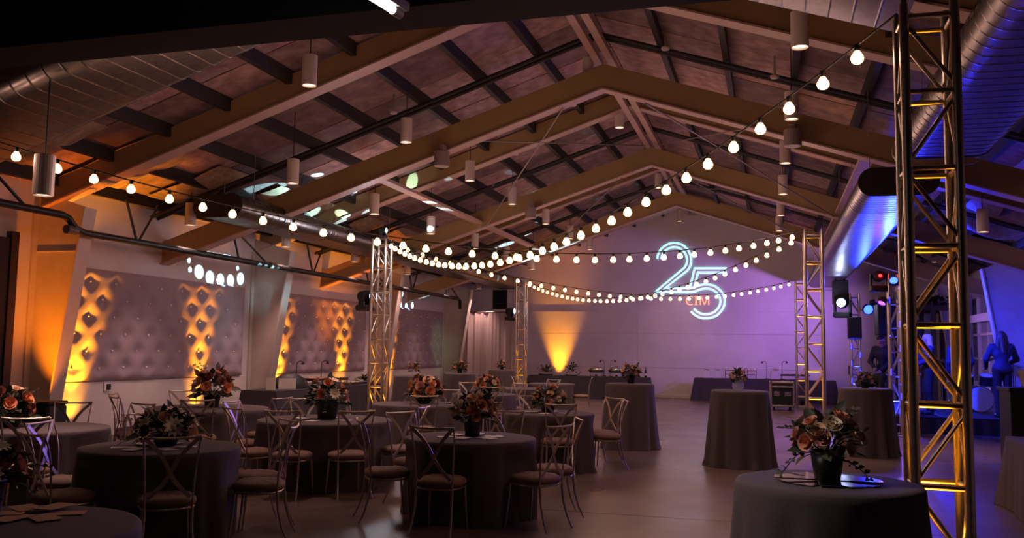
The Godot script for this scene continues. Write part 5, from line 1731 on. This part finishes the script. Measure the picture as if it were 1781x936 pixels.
func person(label: String, at: Vector3, turn: float, pose: Dictionary) -> void:
	var t = thing("person", label, "person", at, turn)
	var sc: float = pose.get("scale", 1.0)
	var lean: float = pose.get("lean", 0.0)
	var hipc = Vector3(0, 0.95, 0)
	var B = Basis(Vector3.RIGHT, -lean)
	var up = func(v: Vector3) -> Vector3: return (hipc + B * (v - hipc)) * sc
	var head: Vector3 = hipc + B * (Vector3(0, 1.60, 0.0) - hipc)
	var HB = Basis(Vector3.UP, pose.get("head_turn", 0.0)) * Basis(Vector3.RIGHT, -lean * 0.6 - pose.get("nod", 0.0))
	var hd = func(v: Vector3) -> Vector3: return (head + HB * v) * sc
	var sw: float = 0.165 if pose.get("female", false) else 0.185
	var J = {}
	for s in [-1, 1]:
		var n: String = "l" if s < 0 else "r"
		J["sh" + n] = up.call(Vector3(sw * s, 1.41, 0.01))
		J["el" + n] = up.call(pose.get("el" + n, Vector3(0.23 * s, 1.13, 0.03)))
		J["wr" + n] = up.call(pose.get("wr" + n, Vector3(0.22 * s, 0.90, -0.08)))
		J["hp" + n] = Vector3(0.09 * s, 0.92, 0) * sc
		J["kn" + n] = pose.get("kn" + n, Vector3(0.10 * s, 0.50, -0.02)) * sc
		J["an" + n] = pose.get("an" + n, Vector3(0.11 * s, 0.09, 0.03)) * sc
	var torso = [[up.call(Vector3(-0.06, 0.97, 0)), up.call(Vector3(0.06, 0.97, 0)), 0.115, 0.115], [up.call(Vector3(0, 1.0, 0)), up.call(Vector3(0, 1.18, 0.0)), 0.115, 0.11], [up.call(Vector3(-0.06, 1.28, 0)), up.call(Vector3(0.06, 1.28, 0)), 0.115, 0.115], [up.call(Vector3(-sw + 0.06, 1.385, 0.01)), up.call(Vector3(sw - 0.06, 1.385, 0.01)), 0.075, 0.075], [up.call(Vector3(0, 1.4, 0.015)), hd.call(Vector3(0, -0.07, 0.015)), 0.055, 0.05]]
	var arms = []
	var fore = []
	var legs = []
	var shoes = []
	for n in ["l", "r"]:
		arms.append([J["sh" + n], J["el" + n], 0.05, 0.042])
		fore.append([J["el" + n], J["wr" + n], 0.04, 0.027])
		legs.append([J["hp" + n], J["kn" + n], 0.085, 0.058])
		legs.append([J["kn" + n], J["an" + n], 0.056, 0.038])
		shoes.append([J["an" + n] - Vector3(0, 0.045, 0), J["an" + n] + Vector3(0, -0.052, -0.13), 0.042, 0.034])
	var skull = [[hd.call(Vector3(0, 0.02, 0.015)), hd.call(Vector3(0, 0.02, -0.015)), 0.085, 0.082], [hd.call(Vector3(0, -0.06, -0.03)), hd.call(Vector3(0, -0.075, -0.045)), 0.05, 0.042], [hd.call(Vector3(0, 0.0, -0.09)), hd.call(Vector3(0, -0.025, -0.105)), 0.011, 0.015], [hd.call(Vector3(-0.088, 0.01, 0.01)), hd.call(Vector3(-0.09, -0.02, 0.015)), 0.016, 0.012], [hd.call(Vector3(0.088, 0.01, 0.01)), hd.call(Vector3(0.09, -0.02, 0.015)), 0.016, 0.012]]
	var body = obj("body", net(torso + arms + fore + legs + shoes + skull, 0.017, 0.035), M.skin, t)
	# hands
	for n in ["l", "r"]:
		var w: Vector3 = J["wr" + n]
		var d: Vector3 = (w - J["el" + n]).normalized()
		var sd = -1.0 if n == "l" else 1.0
		var x = d.cross(Vector3(0, 0.3, -1)).normalized()
		var y = x.cross(d)
		var fb = [[w, w + d * 0.05, 0.026, 0.03], [w + d * 0.05 - x * 0.022, w + d * 0.075 + x * 0.022, 0.017, 0.017]]
		for f in 4:
			var o = x * (0.03 - 0.02 * f)
			var L: float = [0.062, 0.075, 0.07, 0.055][f]
			var a = w + d * 0.08 + o
			fb.append([a, a + d * L * 0.55 + y * 0.012, 0.0095, 0.0088])
			fb.append([a + d * L * 0.55 + y * 0.012, a + d * L * 0.85 + y * 0.04, 0.0088, 0.008])
		fb.append([w + d * 0.03 + x * 0.03 * sd, w + d * 0.07 + x * 0.058 * sd + y * 0.015, 0.012, 0.009])
		obj("hand", net(fb, 0.006, 0.008), M.skin, t)
	var g = G.new()
	for s in [-1, 1]:
		g.ell(hd.call(Vector3(0.032 * s, 0.015, -0.083)), Vector3(0.012, 0.008, 0.008) * sc, 8, 5)
	obj("eyes", g.done(), M.black, t)
	obj("mouth", G.new().ell(hd.call(Vector3(0, -0.052, -0.082)), Vector3(0.022, 0.006, 0.008) * sc, 8, 5).done(), M.bloom[3], t)
	var fat = func(l: Array, e: float) -> Array:
		var o = []
		for b in l:
			o.append([b[0], b[1], b[2] + e, b[3] + e])
		return o
	var shirt = torso.slice(0, 4) + arms
	if pose.get("sleeves", true):
		shirt = shirt + fore
	obj("shirt", net(fat.call(shirt, 0.016), 0.018, 0.04), pose.shirt, t)
	obj("trousers", net(fat.call(legs + [torso[0]], 0.014), 0.018, 0.04), pose.trousers, t)
	obj("shoes", net(fat.call(shoes, 0.006), 0.014, 0.02), M.black, t)
	var hair = [[hd.call(Vector3(0, 0.05, 0.03)), hd.call(Vector3(0, 0.055, -0.01)), 0.082, 0.075], [hd.call(Vector3(0, 0.0, 0.045)), hd.call(Vector3(0, -0.04, 0.05)), 0.07, 0.055]]
	if pose.get("long_hair", false):
		hair.append([hd.call(Vector3(-0.06, 0.02, 0.03)), up.call(Vector3(-0.09, 1.36, 0.06)), 0.05, 0.05])
		hair.append([hd.call(Vector3(0.06, 0.02, 0.03)), up.call(Vector3(0.09, 1.36, 0.06)), 0.05, 0.05])
		hair.append([hd.call(Vector3(0, 0.0, 0.05)), up.call(Vector3(0, 1.30, 0.1)), 0.07, 0.05])
	obj("hair", net(hair, 0.014, 0.03), pose.hair, t)


func build_people() -> void:
	var black = mat(Color(0.03, 0.03, 0.035), 0.8)
	var blue = mat(Color(0.12, 0.13, 0.26), 0.85)
	var dark_hair = mat(Color(0.05, 0.035, 0.03), 0.6)
	var blond = mat(Color(0.72, 0.55, 0.38), 0.6)
	var brown = mat(Color(0.20, 0.13, 0.09), 0.6)
	var y = 0.35
	person("standing musician in a black shirt behind the tall table, looking down", Vector3(2.47, y, -21.75), PI * 0.8, {"shirt": black, "trousers": black, "hair": dark_hair, "lean": 0.25, "nod": 0.3, "elr": Vector3(0.26, 1.15, -0.12), "wrr": Vector3(0.08, 1.05, -0.3), "ell": Vector3(-0.26, 1.15, -0.1), "wrl": Vector3(-0.08, 1.0, -0.3)})
	person("bending musician in black leaning far forward over gear", Vector3(1.9, 0, -20.9), -PI / 2, {"shirt": black, "trousers": black, "hair": dark_hair, "lean": 1.15, "nod": 0.1, "elr": Vector3(0.22, 1.2, -0.25), "wrr": Vector3(0.12, 1.25, -0.5), "ell": Vector3(-0.22, 1.2, -0.25), "wrl": Vector3(-0.12, 1.25, -0.5)})
	person("blond woman in a blue top singing, seen through the near truss", Vector3(3.24, y, -21.05), PI * 0.55, {"shirt": blue, "trousers": black, "hair": blond, "female": true, "long_hair": true, "elr": Vector3(0.24, 1.15, -0.1), "wrr": Vector3(0.1, 1.3, -0.28), "ell": Vector3(-0.24, 1.15, -0.1), "wrl": Vector3(-0.12, 1.05, -0.3)})
	person("dark haired man in black close beside the blond singing woman", Vector3(2.93, y, -21.5), PI * 1.2, {"shirt": black, "trousers": black, "hair": dark_hair, "scale": 1.02, "sleeves": false, "elr": Vector3(0.27, 1.15, -0.08), "wrr": Vector3(0.15, 1.1, -0.3)})
	person("musician in a blue coat half hidden by the near truss chord", Vector3(3.88, y, -21.1), 0.2, {"shirt": blue, "trousers": blue, "hair": brown, "scale": 1.0})
	person("long haired person in a blue jacket with back to the camera by the drums", Vector3(4.62, y, -20.75), 0.15, {"shirt": blue, "trousers": black, "hair": brown, "long_hair": true, "scale": 1.04, "elr": Vector3(0.30, 1.16, -0.05), "wrr": Vector3(0.22, 1.05, -0.3), "ell": Vector3(-0.28, 1.16, -0.05), "wrl": Vector3(-0.2, 1.0, -0.28)})
